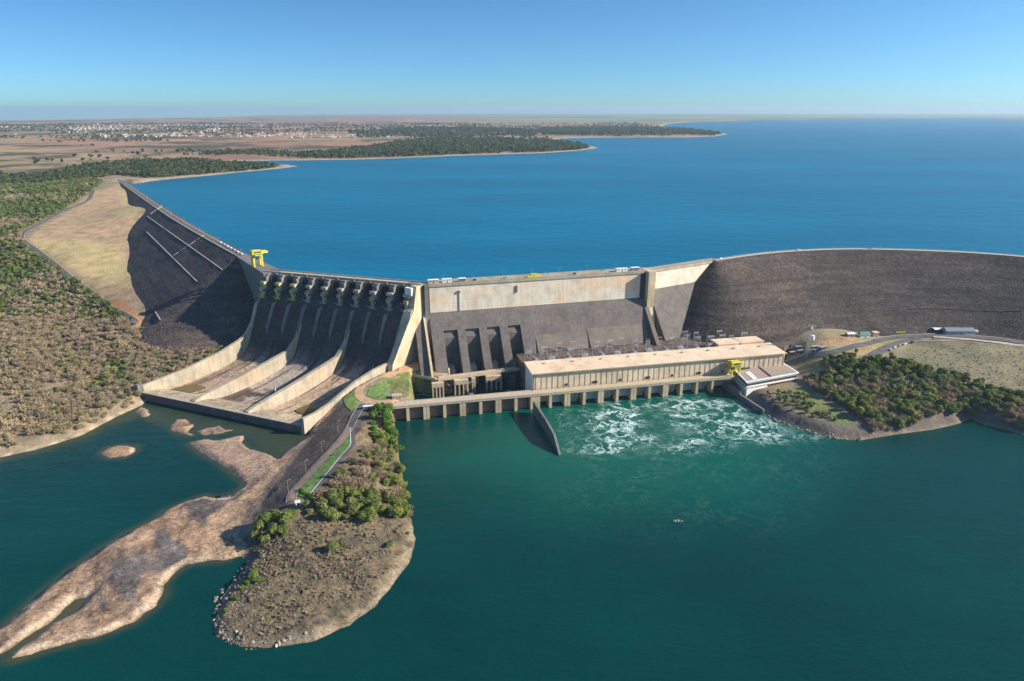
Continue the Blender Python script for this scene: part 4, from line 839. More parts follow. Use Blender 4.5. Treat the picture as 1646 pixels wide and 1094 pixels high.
b = MB(); b.loft([lerp4(.45, .04, 15.52), lerp4(.49, .04, 15.52), lerp4(.49, .96, 15.52), lerp4(.45, .96, 15.52)], [lerp4(.45, .04, 15.75), lerp4(.49, .04, 15.75), lerp4(.49, .96, 15.75), lerp4(.45, .96, 15.75)]); b.build('roof_joint', M['dark'], rr)
b = MB(); b.loft([lerp4(.13, .06, 15.52), lerp4(.22, .06, 15.52), lerp4(.22, .6, 15.52), lerp4(.13, .6, 15.52)], [lerp4(.13, .06, 15.8), lerp4(.22, .06, 15.8), lerp4(.22, .6, 15.8), lerp4(.13, .6, 15.8)]); b.build('skylight', M['white'], rr)
b = MB(); b.loft([lerp4(.12, .8, 15.52), lerp4(.26, .8, 15.52), lerp4(.26, .92, 15.52), lerp4(.12, .92, 15.52)], [lerp4(.12, .8, 16.6), lerp4(.26, .8, 16.6), lerp4(.26, .92, 16.6), lerp4(.12, .92, 16.6)]); b.build('roof_plant', M['dark'], rr)
b = MB(); b.loft(inset(q4, .052, 10.8), inset(q4, .052, 12.8)); b.build('window_band', M['glass'], sb)
q5 = [q4[0] + (q4[1] - q4[0]) * .02, q4[0] + (q4[1] - q4[0]) * .42, q4[3] + (q4[2] - q4[3]) * .5, q4[3]]
b = MB(); b.loft(inset(q5, .03, -3), inset(q5, .03, 9.55)); b.build('basement', M['white'], sb)
b = MB(); b.loft(inset(q4, .0, 9.0), inset(q4, -.015, 9.58)); b.build('ledge', M['deck'], sb)
# retaining wall corner below it
b = MB(); p0 = at(1148, 630, 0); p1 = at(1190, 635, 3); p2 = at(1232, 665, 3); 
for p, q, z in ((W1(284, 5), p1, 6), (p1, at(1228, 660, 3), 4)):
    p = np.array(p); d = (q - p)[:2]; d /= np.linalg.norm(d); s_ = np.array([-d[1], d[0]]) * .9
    b.loft([(p[0] - s_[0], p[1] - s_[1], -4), (p[0] + s_[0], p[1] + s_[1], -4), (p[0] + s_[0], p[1] + s_[1], z), (p[0] - s_[0], p[1] - s_[1], z)], [(q[0] - s_[0], q[1] - s_[1], -4), (q[0] + s_[0], q[1] + s_[1], -4), (q[0] + s_[0], q[1] + s_[1], z), (q[0] - s_[0], q[1] - s_[1], z)])
tag(b.build('retaining_wall', M['spier']), 'low concrete retaining wall at the waterline below the flat-roofed service building', 'wall')

# ================================================================ ROADS, PATHS, LAWNS
def crm(P, n=8):
    P = [np.array(p, float) for p in P]; out = []
    for i in range(len(P) - 1):
        p0 = P[max(i - 1, 0)]; p1 = P[i]; p2 = P[i + 1]; p3 = P[min(i + 2, len(P) - 1)]
        for k in range(n):
            t = k / n; out.append(.5 * ((2 * p1) + (-p0 + p2) * t + (2 * p0 - 5 * p1 + 4 * p2 - p3) * t * t + (-p0 + 3 * p1 - 3 * p2 + p3) * t ** 3))
    return out + [P[-1]]
def ribbon(name, W, width, m, hf, lift=.3, off=0.0, z=None, kind='structure', nx=3, label=None, cat=None, parent=None):
    C = np.array([w_[:2] for w_ in crm(W, 10)]); V = []; n = len(C)
    for i in range(n):
        d = C[min(i + 1, n - 1)] - C[max(i - 1, 0)]; d /= np.linalg.norm(d) + 1e-9; s = np.array([d[1], -d[0]])
        for k in range(nx + 1): q = C[i] + s * (off + (k / nx - .5) * width); V.append([q[0], q[1], 0])
    V = np.array(V)
    if z is None: V[:, 2] = hf(V[:, 0], V[:, 1]) + lift
    else: V[:, 2] = z
    Fq = [(i * (nx + 1) + k, i * (nx + 1) + k + 1, (i + 1) * (nx + 1) + k + 1, (i + 1) * (nx + 1) + k) for i in range(n - 1) for k in range(nx)]
    o = npmesh(name, V, np.array(Fq), M[m], parent, smooth=True)
    if kind: o['kind'] = kind
    if label: tag(o, label, cat)
    return o
def patch(name, P, m, hf, lift=.25, step=2.0):
    """flat area draped on the land, clipped to polygon P"""
    P = np.array(P); x0, y0 = P.min(0); x1, y1 = P.max(0)
    X, Y, Q = grid(np.arange(x0 - step, x1 + step, step), np.arange(y0 - step, y1 + step, step)); s = sdist(P, X, Y)
    g = s < 0
    if g.any():                                   # pull outside vertices onto the boundary
        for i in range(len(P)):
            pass
        best = np.full((g.sum(), 2), 0.0); bd = np.full(g.sum(), 1e9); XY = np.stack([X[g], Y[g]], 1)
        for i in range(len(P)):
            a = P[i]; e = P[(i + 1) % len(P)] - a; t = np.clip(((XY - a) @ e) / (e @ e + 1e-9), 0, 1)[:, None]; q = a + e * t; d = ((XY - q) ** 2).sum(1); k = d < bd; bd[k] = d[k]; best[k] = q[k]
        keepv = np.ones(len(X), bool); keepv[np.where(g)[0][bd > (step * 1.5) ** 2]] = False
        X[g] = best[:, 0]; Y[g] = best[:, 1]
    else: keepv = np.ones(len(X), bool)
    Q = Q[keepv[Q].all(1) & (s[Q].max(1) > 0)]
    o = npmesh(name, np.stack([X, Y, hf(X, Y) + lift], 1), Q, M[m], smooth=True); o['kind'] = 'structure'; return o
M['grass'] = simple('green_lawn', (.13, .21, .05), .95, .45, .35)
M['grass2'] = simple('olive_lawn', (.17, .235, .06), .95, .4, .2)
P14 = lambda L, z=14: [pick(x, y, hfine) for x, y in L]
crest = lambda C: [c for c in C]
ribbon('crest_road', CL[::-1], 6.4, 'asphalt', None, z=86.12); ribbon('crest_kerb', CL[::-1], .9, 'kerb', None, z=86.4, off=3.9); ribbon('crest_kerb', CL[::-1], .9, 'kerb', None, z=86.4, off=-3.9)
ribbon('crest_road', CR, 6.0, 'kerb', None, z=86.12); ribbon('crest_kerb', CR, 1.2, 'deck', None, z=86.5, off=3.8); ribbon('crest_kerb', CR, .8, 'kerb', None, z=86.5, off=-3.8)
ribbon('causeway_road', ROADC, 5.0, 'paver', hfine, .35); ribbon('kerb', ROADC, .6, 'kerb', hfine, .6, off=3.0); ribbon('kerb', ROADC, .5, 'kerb', hfine, .55, off=-2.8)
patch('junction', P14([(560, 690), (556, 672), (580, 648), (598, 650), (588, 668), (574, 690)]), 'asphalt', hfine, .42) if False else patch('junction', np.array([p[:2] for p in P14([(561, 688), (562, 670), (580, 650), (598, 652), (586, 668), (573, 690)])]), 'asphalt', hfine, .38)
SIDE = P14([(567, 688), (568, 706), (566, 718), (545, 743), (522, 772), (503, 796)]); ribbon('side_path', SIDE, 2.6, 'asphalt', hfine, .34); ribbon('kerb', SIDE, .6, 'white', hfine, .5, off=1.8)
patch('lawn', np.array([p[:2] for p in P14([(563, 692), (564, 716), (543, 738), (520, 766), (500, 793), (484, 801), (477, 796), (500, 766), (530, 733), (550, 710)])]), 'grass', hfine, .32)
LOOP = P14([(665, 575), (655, 584), (636, 594), (605, 606), (583, 620), (577, 634), (588, 645), (612, 649), (640, 646)], 14.5); ribbon('paved_loop', LOOP, 5.5, 'dirt', hfine, .4); ribbon('kerb', LOOP, .5, 'kerb', hfine, .55, off=3.1); ribbon('kerb', LOOP, .5, 'kerb', hfine, .55, off=-3.1)
patch('paved_loop', np.array([p[:2] for p in P14([(645, 584), (690, 578), (706, 592), (668, 600), (640, 602), (625, 598)], 16)]), 'dirt', hfine, .36)
patch('lawn', np.array([p[:2] for p in P14([(592, 628), (604, 617), (622, 612), (624, 643), (602, 642), (590, 638)])]), 'grass', hfine, .34)
patch('lawn', np.array([p[:2] for p in P14([(540, 642), (570, 622), (572, 640), (580, 648), (566, 662), (555, 652)])]), 'grass2', hfine, .34)
patch('lawn', np.array([p[:2] for p in P14([(585, 612), (610, 596), (636, 588), (625, 597), (600, 606)], 15)]), 'grass', hfine, .33)
pk = lambda L: [pick(x, y, hmain) for x, y in L]
LR = pk([(150, 306), (143, 320), (128, 329), (100, 340), (68, 358), (38, 374), (36, 386), (60, 404), (100, 436), (140, 466), (180, 497), (218, 520)])
ribbon('access_road', LR, 6.0, 'asphalt', hmain, .45); ribbon('kerb', LR, .7, 'deck', hmain, .6, off=-4.0)
RR = pk([(1262, 586), (1300, 574), (1340, 567), (1385, 555), (1420, 546), (1460, 541.5), (1510, 540), (1570, 542.5), (1646, 552), (1760, 572)])
ribbon('access_road', RR, 7.0, 'asphalt', hmain, .55); ribbon('kerb', RR, .8, 'kerb', hmain, .7, off=-4.2)
RR2 = pk([(1372, 590), (1400, 574), (1425, 560), (1450, 551), (1480, 545)]); ribbon('access_road', RR2, 9.0, 'asphalt', hmain, .6); 
RR3 = pk([(1425, 566), (1445, 556), (1475, 549.5), (1505, 549.5), (1560, 548), (1646, 560)]); ribbon('kerb', RR3, 1.0, 'kerb', hmain, .75)
ribbon('access_road', pk([(1500, 543), (1560, 546), (1646, 556)]), 3.4, 'kerb', hmain, .66) 

# ================================================================ SMALL THINGS
def onland(px, py, hf=hmain): return pick(px, py, hf)
def placed(name, P, rz, label, cat, group=None): return empty(name, tuple(P), rz, label, cat, group)
# yellow gantry crane on the crest
def crane(root, wx, wy, h, jib):
    for sx_ in (-1, 1):
        for sy in (-1, 1):
            b = MB(); b.box(sx_ * wx - .7, sx_ * wx + .7, sy * wy - .6, sy * wy + .6, .6, h - 4); b.box(sx_ * wx - .9, sx_ * wx + .9, sy * wy - 1.2, sy * wy + 1.2, 0, .59); b.build('leg', M['yellow'], root)
    b = MB(); b.box(-wx, wx, -wy - .5, -wy + .5, h - 5.2, h - 4.02); b.box(-wx, wx, wy - .5, wy + .5, h - 5.2, h - 4.02)
    for sx_ in (-1, 1): b.box(sx_ * wx - .5, sx_ * wx + .5, -wy, wy, h * .45, h * .45 + .8)
    b.build('girder', M['yellow'], root)
    b = MB(); b.box(-wx - 1.2, wx + 1.2, -wy - 1, wy + 1, h - 4, h - .6); b.box(-wx - .2, wx * .4, -wy * .7, wy * .7, h - .58, h); b.build('machine_house', M['yellow'], root)
    b = MB(); b.box(-wx + .2, wx - .6, -wy - 1.06, -wy - 1.01, h - 2.4, h - 1.3); b.build('window', M['glass'], root)
    if jib: b = MB(); b.box(wx + 1.22, wx + jib, -1.3, 1.3, h - 3.6, h - 1.9); b.box(wx + 1.22, wx + jib - 2, -.8, .8, h - 1.88, h - .9); b.build('jib', M['yellow'], root)
    b = MB(); b.bar((wx - .9, wy + .7, .6), (wx - .9, wy + .7, h - 4), .09); b.bar((wx - .2, wy + .7, .6), (wx - .2, wy + .7, h - 4), .09)
    for q in range(int((h - 5) / .8)): b.bar((wx - .9, wy + .7, 1 + q * .8), (wx - .2, wy + .7, 1 + q * .8), .06)
    b.build('ladder', M['steel'], root)
    b = MB(); b.box(-wx - 1, -wx + 1.4, -wy - 1.6, -wy - 1.07, h - 6.4, h - 4.2); b.build('cab', M['glass'], root)
    b = MB(); b.box(-wx - .9, wx + .9, -wy - 1.03, -wy - 1.005, h - 3.9, h - 3.5); b.box(-wx - .9, wx + .9, -wy - 1.03, -wy - 1.005, h - 1.1, h - .8); b.build('walkway_rail', M['dark'], root)
    b = MB(); b.bar((0, 0, h - 4), (0, 0, h * .5), .12); b.box(-.6, .6, -.6, .6, h * .5 - 1.2, h * .5); b.build('hook_block', M['dark'], root)
k1 = placed('gantry_crane', (-247, 660.5, 86.2), math.atan2(.571, .821), 'tall yellow gantry crane with a jib on the dam crest above the spillway', 'crane'); crane(k1, 3.9, 3.6, 15.5, 7.0)
k2 = placed('gantry_crane', W1(289.5, 1.5, 13.02), A1, 'yellow gantry crane on the tailrace deck beside the powerhouse wall', 'crane'); crane(k2, 3.6, 3.0, 12.8, 0)
b = MB(); b.box(-3.2, 3.2, -3.2, 3.2, 5, 8.7); b.build('side_panel', M['yellow'], k2)
P = W2(96, 3, 86.02); k3 = placed('lifting_beam', P, A2, 'low yellow lifting beam lying on the crest of the tan dam wall', 'lifting beam')
b = MB(); b.box(-6.5, 6.5, -1.3, -.6, .4, 2.2); b.box(-6.5, 6.5, .6, 1.3, .4, 2.2); b.box(-3, 3, -1.5, 1.5, 2.22, 3.2); b.build('frame', M['yellow'], k3)
b = MB()
for x in (-6, 6): b.box(x - .4, x + .4, -1.4, 1.4, 0, .39)
b.build('foot', M['dark'], k3)
# containers and huts on the crest
def hut(name, P, rz, sx_, sy, h, wall, roof, label, cat, group=None, gable=0.0, doors=1):
    r = placed(name, P, rz, label, cat, group)
    b = MB(); b.box(-sx_ / 2, sx_ / 2, -sy / 2, sy / 2, 0, h); b.build('wall', M[wall], r)
    b = MB(); e = .35
    if gable: b.loft([(-sx_ / 2 - e, -sy / 2 - e, h + .02), (-sx_ / 2 - e, 0, h + gable), (-sx_ / 2 - e, sy / 2 + e, h + .02)], [(sx_ / 2 + e, -sy / 2 - e, h + .02), (sx_ / 2 + e, 0, h + gable), (sx_ / 2 + e, sy / 2 + e, h + .02)])
    else: b.box(-sx_ / 2 - e, sx_ / 2 + e, -sy / 2 - e, sy / 2 + e, h + .02, h + .35)
    b.build('roof', M[roof], r)
    b = MB(); b.box(-.5, .5, -sy / 2 - .06, -sy / 2 - .01, 0.05, min(2.1, h - .3)); b.build('door', M['dark'], r)
    for x in ([-sx_ * .3, sx_ * .3] if sx_ > 4 else [sx_ * .32]):
        b = MB(); b.box(x - .45, x + .45, -sy / 2 - .06, -sy / 2 - .01, h * .45, h * .78); b.build('window', M['glass'], r)
    return r
for x, yy, l, wm, lab in ((4.5, 5, 9, 'deck', 'pale tan hut on the crest next to the spillway end of the dam wall'), (16.5, 5, 8, 'white', 'white hut on the crest, second from the spillway end of the dam wall'), (30, 4, 6, 'blue_roof', 'pale blue box hut on the dam crest left of the small dark box'),
                          (182, 4, 11, 'white', 'white long hut on the crest left of the tall concrete pier'), (196, 4.5, 8, 'blue_roof', 'grey blue hut on the crest just left of the tall concrete pier')):
    hut('crest_hut', W2(x, yy, 86.02), A2, l, 3.4, 2.8, wm, 'white', lab, 'hut')
for x, lab, m_ in ((41, 'small dark box on the dam crest right of the pale blue hut', 'dark'), (69, 'small brown equipment box on the dam crest, left of the yellow lifting beam', 'roof2'), (135, 'small dark box on the dam crest, right of the yellow lifting beam', 'dark')):
    r = placed('equipment_box', W2(x, 3, 86.02), A2, lab, 'box'); b = MB(); b.box(-1.3, 1.3, -1, 1, .2, 2); b.build('body', M[m_], r); b = MB(); b.box(-1.45, 1.45, -1.15, 1.15, 2.01, 2.2); b.build('lid', M['steel'], r); b = MB(); b.box(-1.2, 1.2, -.8, .8, 0, .19); b.build('plinth', M['deck'], r)
# right bank site
C1 = onland(1388, 541); C2 = onland(1366, 540)
hut('hut', C1, .1, 9, 6, 3.0, 'white', 'green_roof', 'white hut with green hipped roof at the foot of the grey embankment', 'hut', gable=2.2)
hut('shelter', C2, .1, 7, 5, 2.8, 'roof2', 'white', 'low shelter with white canopy left of the green-roofed hut', 'shelter', gable=1.0)
hut('kiosk', onland(1406, 540), .2, 5, 4.5, 4.0, 'deck', 'roof', 'square tan kiosk right of the green-roofed hut', 'kiosk')
hut('shed', onland(1539, 536.5), -.02, 27, 9, 4.2, 'greywall', 'blue_roof', 'long shed with blue-grey sheet roof at the foot of the embankment', 'shed', gable=2.4)
hut('shed', onland(1509, 533), -.02, 12, 7, 3.2, 'dark', 'white', 'dark shed with white roof left of the long blue-grey shed', 'shed', gable=.8)
hut('gatehouse', onland(638, 641, hfine), A1, 7, 5, 3.4, 'deck', 'deck', 'small tan gatehouse beside the green lawn at the deck end', 'gatehouse')
hut('boathouse', onland(362, 801, hfine) + np.array([0, 1.2, .1]), .35, 5, 3, 2.0, 'roof2', 'dark', 'tiny dark jetty hut at the edge of the lagoon', 'hut')
hut('shelter', onland(592, 657, hfine), .2, 7, 2.2, 2.4, 'greywall', 'white', 'small white-roofed shelter beside the bright green hedge', 'shelter')
hut('kiosk', onland(479, 812, hfine), .4, 2.4, 2.2, 2.4, 'white', 'white', 'tiny white kiosk at the end of the causeway road', 'kiosk')
r = placed('water_tank', onland(1305, 549), 0, 'white cylindrical water tank beside the lattice tower', 'tank'); b = MB(); b.bar((0, 0, 2.2), (0, 0, 6.2), 2.0, 0, 12); b.build('tank', M['white'], r)
b = MB()
for k in range(4): a = k * math.pi / 2 + .7; b.bar((1.6 * math.cos(a), 1.6 * math.sin(a), 0), (1.5 * math.cos(a), 1.5 * math.sin(a), 2.2), .15)
b.build('stand', M['steel'], r)
r = placed('water_tank', onland(1568, 537), 0, 'small white tank right of the long blue-grey shed', 'tank'); b = MB(); b.bar((0, 0, .6), (0, 0, 4), 1.5, 0, 12); b.build('tank', M['white'], r); b = MB(); b.box(-1.6, 1.6, -1.6, 1.6, 0, .58); b.build('stand', M['deck'], r)
r = placed('yellow_frame', onland(1445, 536), .1, 'low yellow steel frame lying on the gravel below the grey embankment', 'steel frame'); b = MB()
for x in (-4, -1.5, 1.5, 4): b.box(x - .3, x + .3, -2.2, 2.2, 1.2, 1.8); b.bar((x, -2, 0), (x, -2, 1.2), .25); b.bar((x, 2, 0), (x, 2, 1.2), .25)
b.box(-5, 5, -2.4, -1.8, 1.81, 2.4); b.box(-5, 5, 1.8, 2.4, 1.81, 2.4); b.build('frame', M['yellow'], r)
r = placed('lattice_tower', onland(1298, 571), .2, 'slim grey lattice tower rising beside the right end of the powerhouse', 'tower'); b = MB(); Ht = 29
for sx_ in (-1, 1):
    for sy in (-1, 1): b.bar((sx_ * 1.9, sy * 1.9, 0), (sx_ * .5, sy * .5, Ht), .17)
for k in range(10):
    z0 = Ht * k / 10; z1 = Ht * (k + 1) / 10; q0 = 1.9 - 1.4 * k / 10; q1 = 1.9 - 1.4 * (k + 1) / 10
    for (a, c, d, e) in ((-1, -1, 1, -1), (1, -1, 1, 1), (1, 1, -1, 1), (-1, 1, -1, -1)): b.bar((a * q0, c * q0, z0), (d * q1, e * q1, z1), .09); b.bar((a * q1, c * q1, z1), (d * q1, e * q1, z1), .09)
b.build('mast', M['steel'], r)
for z in (Ht - 1, Ht - 4.5): b = MB(); b.box(-3.4, 3.4, -.3, .3, z, z + .5); b.build('crossarm', M['steel'], r)
b = MB(); b.bar((0, -.6, Ht - 2.4), (0, -1.3, Ht - 2.4), 1.0, 0, 10); b.build('dish', M['white'], r)
# yard racks left of the road at the right bank
def rack(root):
    b = MB()
    for x in (-4, -1.4, 1.4, 4): b.bar((x, -1.5, 0), (x, -1.5, 2.6), .12); b.bar((x, 1.5, 0), (x, 1.5, 2.6), .12)
    b.build('post', M['steel'], root); b = MB(); b.box(-4.3, 4.3, -1.8, 1.8, 2.61, 2.8); b.build('canopy', M['steel'], root); b = MB(); b.box(-3.6, 3.6, -1.2, 1.2, .1, 1.7); b.build('load', M['dark'], root)
r0 = placed('equipment_rack', (0, 0, 0), 0, 'grey steel rack beside lattice tower', 'rack', 'steel racks in the yard beside the lattice tower'); rack(r0)
for k, (x, y) in enumerate([(1272, 563), (1284, 560), (1310, 560), (1275, 569), (1288, 567), (1312, 565), (1322, 561)]):
    o = r0 if k == 0 else copy_tree(r0); o.location = onland(x, y); o.rotation_euler.z = A1 + .05 * k
# cars
def car(root, paint):
    b = MB(); b.loft([(-2.15, -.85, .35), (-2.15, .85, .35), (-2.1, .8, .95), (-2.1, -.8, .95)], [(2.15, -.82, .35), (2.15, .82, .35), (2.1, .72, .8), (2.1, -.72, .8)]); b.loft([(-1.4, -.75, .94), (1.1, -.75, .88), (1.1, .75, .88), (-1.4, .75, .94)], [(-1.0, -.62, 1.48), (.35, -.62, 1.46), (.35, .62, 1.46), (-1.0, .62, 1.48)]); b.build('body', M[paint], root)
    b = MB(); b.loft([(-1.3, -.78, .97), (1.0, -.78, .93), (1.0, .78, .93), (-1.3, .78, .97)], [(-1.0, -.66, 1.38), (.38, -.66, 1.36), (.38, .66, 1.36), (-1.0, .66, 1.38)]); b.build('window', M['glass'], root)
    for x in (-1.35, 1.35):
        for y in (-.8, .8): b = MB(); b.bar((x, y - .1, .32), (x, y + .1, .32), .32, 0, 10); b.build('wheel', M['dark'], root)
cols = [('white', 'white'), ('dark', 'black'), ('steel', 'silver'), ('white', 'white'), ('steel', 'silver')]
for (x, y, rz, c, lab) in [(1429, 565, .9, 1, 'black car parked at the left end of the row beside the bend'), (1438, 560, .8, 0, 'white car parked second from the left beside the bend'), (1446, 557, .7, 2, 'silver car parked in the middle of the row beside the bend'),
        (1454, 554.5, .6, 0, 'white car parked fourth from the left beside the bend'), (1467, 551.5, .4, 1, 'dark car parked at the right end of the row beside the bend')]:
    r = placed('parked_car', onland(x, y) + np.array([0, 0, .75]), rz, lab, 'car', 'cars parked beside the bend of the access road'); car(r, cols[c][0])
for f, c, lab in ((.27, 0, 'white car on the crest road near the top of the curved embankment'), (.02, 0, 'white car on the crest where the curved embankment meets the concrete wing'), (.5, 2, 'silver car driving on the crest of the curved embankment, farther right')):
    q = rslope(f, -1.5); q2 = rslope(f + .01, -1.5); r = placed('car', (q[0], q[1], 86.25), math.atan2(q2[1] - q[1], q2[0] - q[0]), lab, 'car'); car(r, cols[c][0])
for k in range(7):
    q = CL[0] + (CL[1] - CL[0]) * (.03 + .055 * k); r = placed('parked_car', (q[0] + 1.6, q[1] + 1.2, 86.2), math.atan2(CL[1][1] - CL[0][1], CL[1][0] - CL[0][0]) + .4, '%s car parked on crest behind yellow crane' % ['white', 'white', 'silver'][k % 3], 'car', '%s cars in the row on the crest' % ['white', 'white', 'silver'][k % 3]); car(r, ['white', 'white', 'steel'][k % 3])
# boat on the river and its crew-free hull
r = placed('boat', at(1090, 838, 0.05), .1, 'small grey boat alone on the dark green river', 'boat')
b = MB(); hull = [(-3.1, .85), (-3.1, -.85), (1.2, -.95), (2.6, -.5), (3.3, 0), (2.6, .5), (1.2, .95)]; b.loft([(x * .85, y * .6, -.1) for x, y in hull], [(x, y, .55) for x, y in hull]); b.build('hull', M['steel'], r)
b = MB(); inn = [(x * .88, y * .8) for x, y in hull]; b.loft([(x, y, .56) for x, y in inn], [(x, y, .6) for x, y in inn]); b.build('deck', M['dark'], r)
for x in (-1.6, .2): b = MB(); b.box(x - .2, x + .2, -.75, .75, .61, .85); b.build('thwart', M['white'], r)
b = MB(); b.box(-3.5, -3.12, -.22, .22, .2, 1.1); b.build('outboard_motor', M['dark'], r)
# lamp posts
def lamp(root, h=9.0):
    b = MB(); b.bar((0, 0, 0), (0, 0, h), .1, 0, 6, .06); b.build('pole', M['kerb'], root); b = MB(); b.bar((0, 0, h - .1), (1.5, 0, h + .3), .07); b.build('arm', M['kerb'], root); b = MB(); b.box(1.2, 2.1, -.18, .18, h + .2, h + .38); b.build('lamp_head', M['steel'], root)
l0 = None
for (x, y, lab) in [(544, 695, 'tall pale lamp post on the causeway nearest the gate junction'), (518, 730, 'tall pale lamp post, second along the causeway from the junction'), (492, 760, 'tall pale lamp post, third along the causeway from the junction'), (464, 794, 'tall pale lamp post at the far end of the causeway lawn')]:
    P = pick(x, y, hfine)
    if l0 is None: l0 = o = placed('street_lamp', P, .6, lab, 'street lamp', 'lamp posts along the causeway'); lamp(l0)
    else: o = copy_tree(l0); o.location = P; o['label'] = lab
lc = None
for k in range(26):
    if k < 8: q = CL[0] + (CL[3] - CL[0]) * (k + .5) / 9; q = CL[0] * 0 + np.array(q) if False else np.append((lambda c: c)(np.array([np.interp(k / 8, [0, .35, .7, 1], [c[0] for c in CL]), np.interp(k / 8, [0, .35, .7, 1], [c[1] for c in CL])])), 86.1); rz = .9; lab = 'thin lamp post on the crest of the left embankment'; grp = 'lamp posts on the left embankment crest'
    elif k < 15: q = np.array(W2(14 + 27 * (k - 8), 8, 86.02)); rz = A2; lab = 'thin lamp post on the crest of the straight dam wall'; grp = 'lamp posts on the straight dam crest'
    else: q = np.array(rslope((k - 14) * .075, 3.2)); q[2] = 86.2; rz = 0; lab = 'thin lamp post on the crest of the curved embankment'; grp = 'lamp posts on the curved embankment crest'
    if lc is None: lc = o = placed('street_lamp', q, rz, lab, 'street lamp', grp); lamp(lc, 6.5)
    else: o = copy_tree(lc); o.location = q; o.rotation_euler.z = rz; o['label'] = lab; o['group'] = grp
P = Sp(.56, 84, flz(84)); r = placed('gauge_post', P, 0, 'single pale gauge post standing in the middle spillway chute', 'post'); b = MB(); b.box(-.45, .45, -.45, .45, 0, 7.5); b.build('post', M['white'], r); b = MB(); b.box(-.8, .8, -.8, .8, 7.52, 7.9); b.build('cap', M['steel'], r)

# ================================================================ VEGETATION AND BOULDERS
def crown_arrays(n, r, h, seed, ls, flat=.75, z0=.28, wild=.25):
    g = np.random.RandomState(seed); nc = 9 if n > 100 else 5
    cc = g.normal(size=(nc, 3)); cc /= np.linalg.norm(cc, axis=1)[:, None]; cc *= (g.rand(nc, 1) ** .5) * r * .62; cc[:, 2] *= flat; cr = r * g.uniform(.32, .58, nc)
    cc[0] = (0, 0, 0); cr[0] = r * .62
    ci = g.choice(nc, n, p=cr ** 2 / (cr ** 2).sum()); d = g.normal(size=(n, 3)); d /= np.linalg.norm(d, axis=1)[:, None]; d[:, 2] = np.abs(d[:, 2]) * np.where(g.rand(n) < .78, 1, -1)
    rad = cr[ci] * (1 - wild * g.rand(n)) * (1 + .12 * g.normal(size=n)); p = cc[ci] + d * rad[:, None] * np.array([1, 1, flat]); p[:, 2] += h - r * flat
    p[:, 2] = np.maximum(p[:, 2], h * z0 * g.rand(n))
    nn = d + g.normal(size=(n, 3)) * .55; nn /= np.linalg.norm(nn, axis=1)[:, None]; u = np.cross(nn, g.normal(size=(n, 3))); u /= np.linalg.norm(u, axis=1)[:, None]; v = np.cross(nn, u)
    s = ls * g.uniform(.6, 1.3, (n, 1)); e = g.uniform(.5, 1, (n, 1))
    V = np.stack([p - u * s, p - v * s * e, p + u * s, p + v * s * e * .8], 1).reshape(-1, 3); return V.astype(np.float32), np.arange(n * 4).reshape(-1, 4)
def twig_arrays(n, r, h, seed, lw=.16):
    """leafless bush: fans of thin twigs"""
    g = np.random.RandomState(seed); a = g.uniform(0, 2 * math.pi, n); el = g.uniform(.25, 1.4, n); L = r * g.uniform(.6, 1.15, n)
    s0 = np.stack([g.normal(size=n) * r * .3, g.normal(size=n) * r * .3, g.uniform(.0, .45, n) * h], 1); d = np.stack([np.cos(a) * np.cos(el), np.sin(a) * np.cos(el), np.sin(el) * h / r * .8], 1)
    t = s0 + d * L[:, None]; u = np.cross(d, g.normal(size=(n, 3))); u /= np.linalg.norm(u, axis=1)[:, None]
    V = np.stack([s0 - u * lw, s0 + u * lw, t + u * lw * 1.6, t - u * lw * 1.6], 1).reshape(-1, 3); return V.astype(np.float32), np.arange(n * 4).reshape(-1, 4)
def trunk_mesh(r, h, seed):
    g = np.random.RandomState(seed); b = MB(); b.bar((0, 0, -.8), (0, 0, h * .55), .26, 0, 6, .16)
    for k in range(4): a = k * 1.6 + g.rand(); b.bar((0, 0, h * (.28 + .08 * k)), (math.cos(a) * r * .55, math.sin(a) * r * .55, h * .72), .13, 0, 5, .05)
    return b
def make_veg(name, parts, lab, cat, grp):
    root = empty(name, (0, 0, -500), 0, lab, cat, grp); root_parts = []
    for nm, (V, Fq), m in parts:
        npmesh(nm, V, Fq, M[m], root)
    b = trunk_mesh(3.2, 6, len(bpy.data.objects)); b.build('trunk' if cat == 'tree' else 'stem', M['bark'], root); return root
def join(*ar):
    V = []; F_ = []; n = 0
    for v, f in ar: V.append(v); F_.append(f + n); n += len(v)
    return np.concatenate(V), np.concatenate(F_)
protos = {}
def proto(key):
    """(arrays, material, top z, name, category) of one plant 3.4 m in crown radius"""
    kind, lod, sd = key; n = {0: 900, 1: 300, 2: 90, 3: 26}[lod]; ls = {0: .42, 1: .62, 2: 1.05, 3: 1.9}[lod]
    if kind in ('green', 'olive'): return crown_arrays(n, 3.4, 6.4, sd, ls, .8)
    if kind == 'lime': return crown_arrays(n, 3.2, 5.0, sd, ls, .85, .05, .15)
    if kind == 'dry':
        a = crown_arrays(int(n * .55), 3.2, 4.6, sd, ls * .85, .7, .15, .6); b_ = twig_arrays(int(n * .5), 3.0, 4.4, sd + 50, .07 if lod < 2 else .16); return join(a, b_)
    return twig_arrays(n, 3.2, 4.6, sd, .08)
def get(kind, lod, sd):
    k = (kind, lod, sd)
    if k not in protos: protos[k] = proto(k)
    return protos[k]
MATK = {'olive': 'olive', 'green': 'leaf', 'lime': 'lime', 'dry': 'dry'}
roots = {}
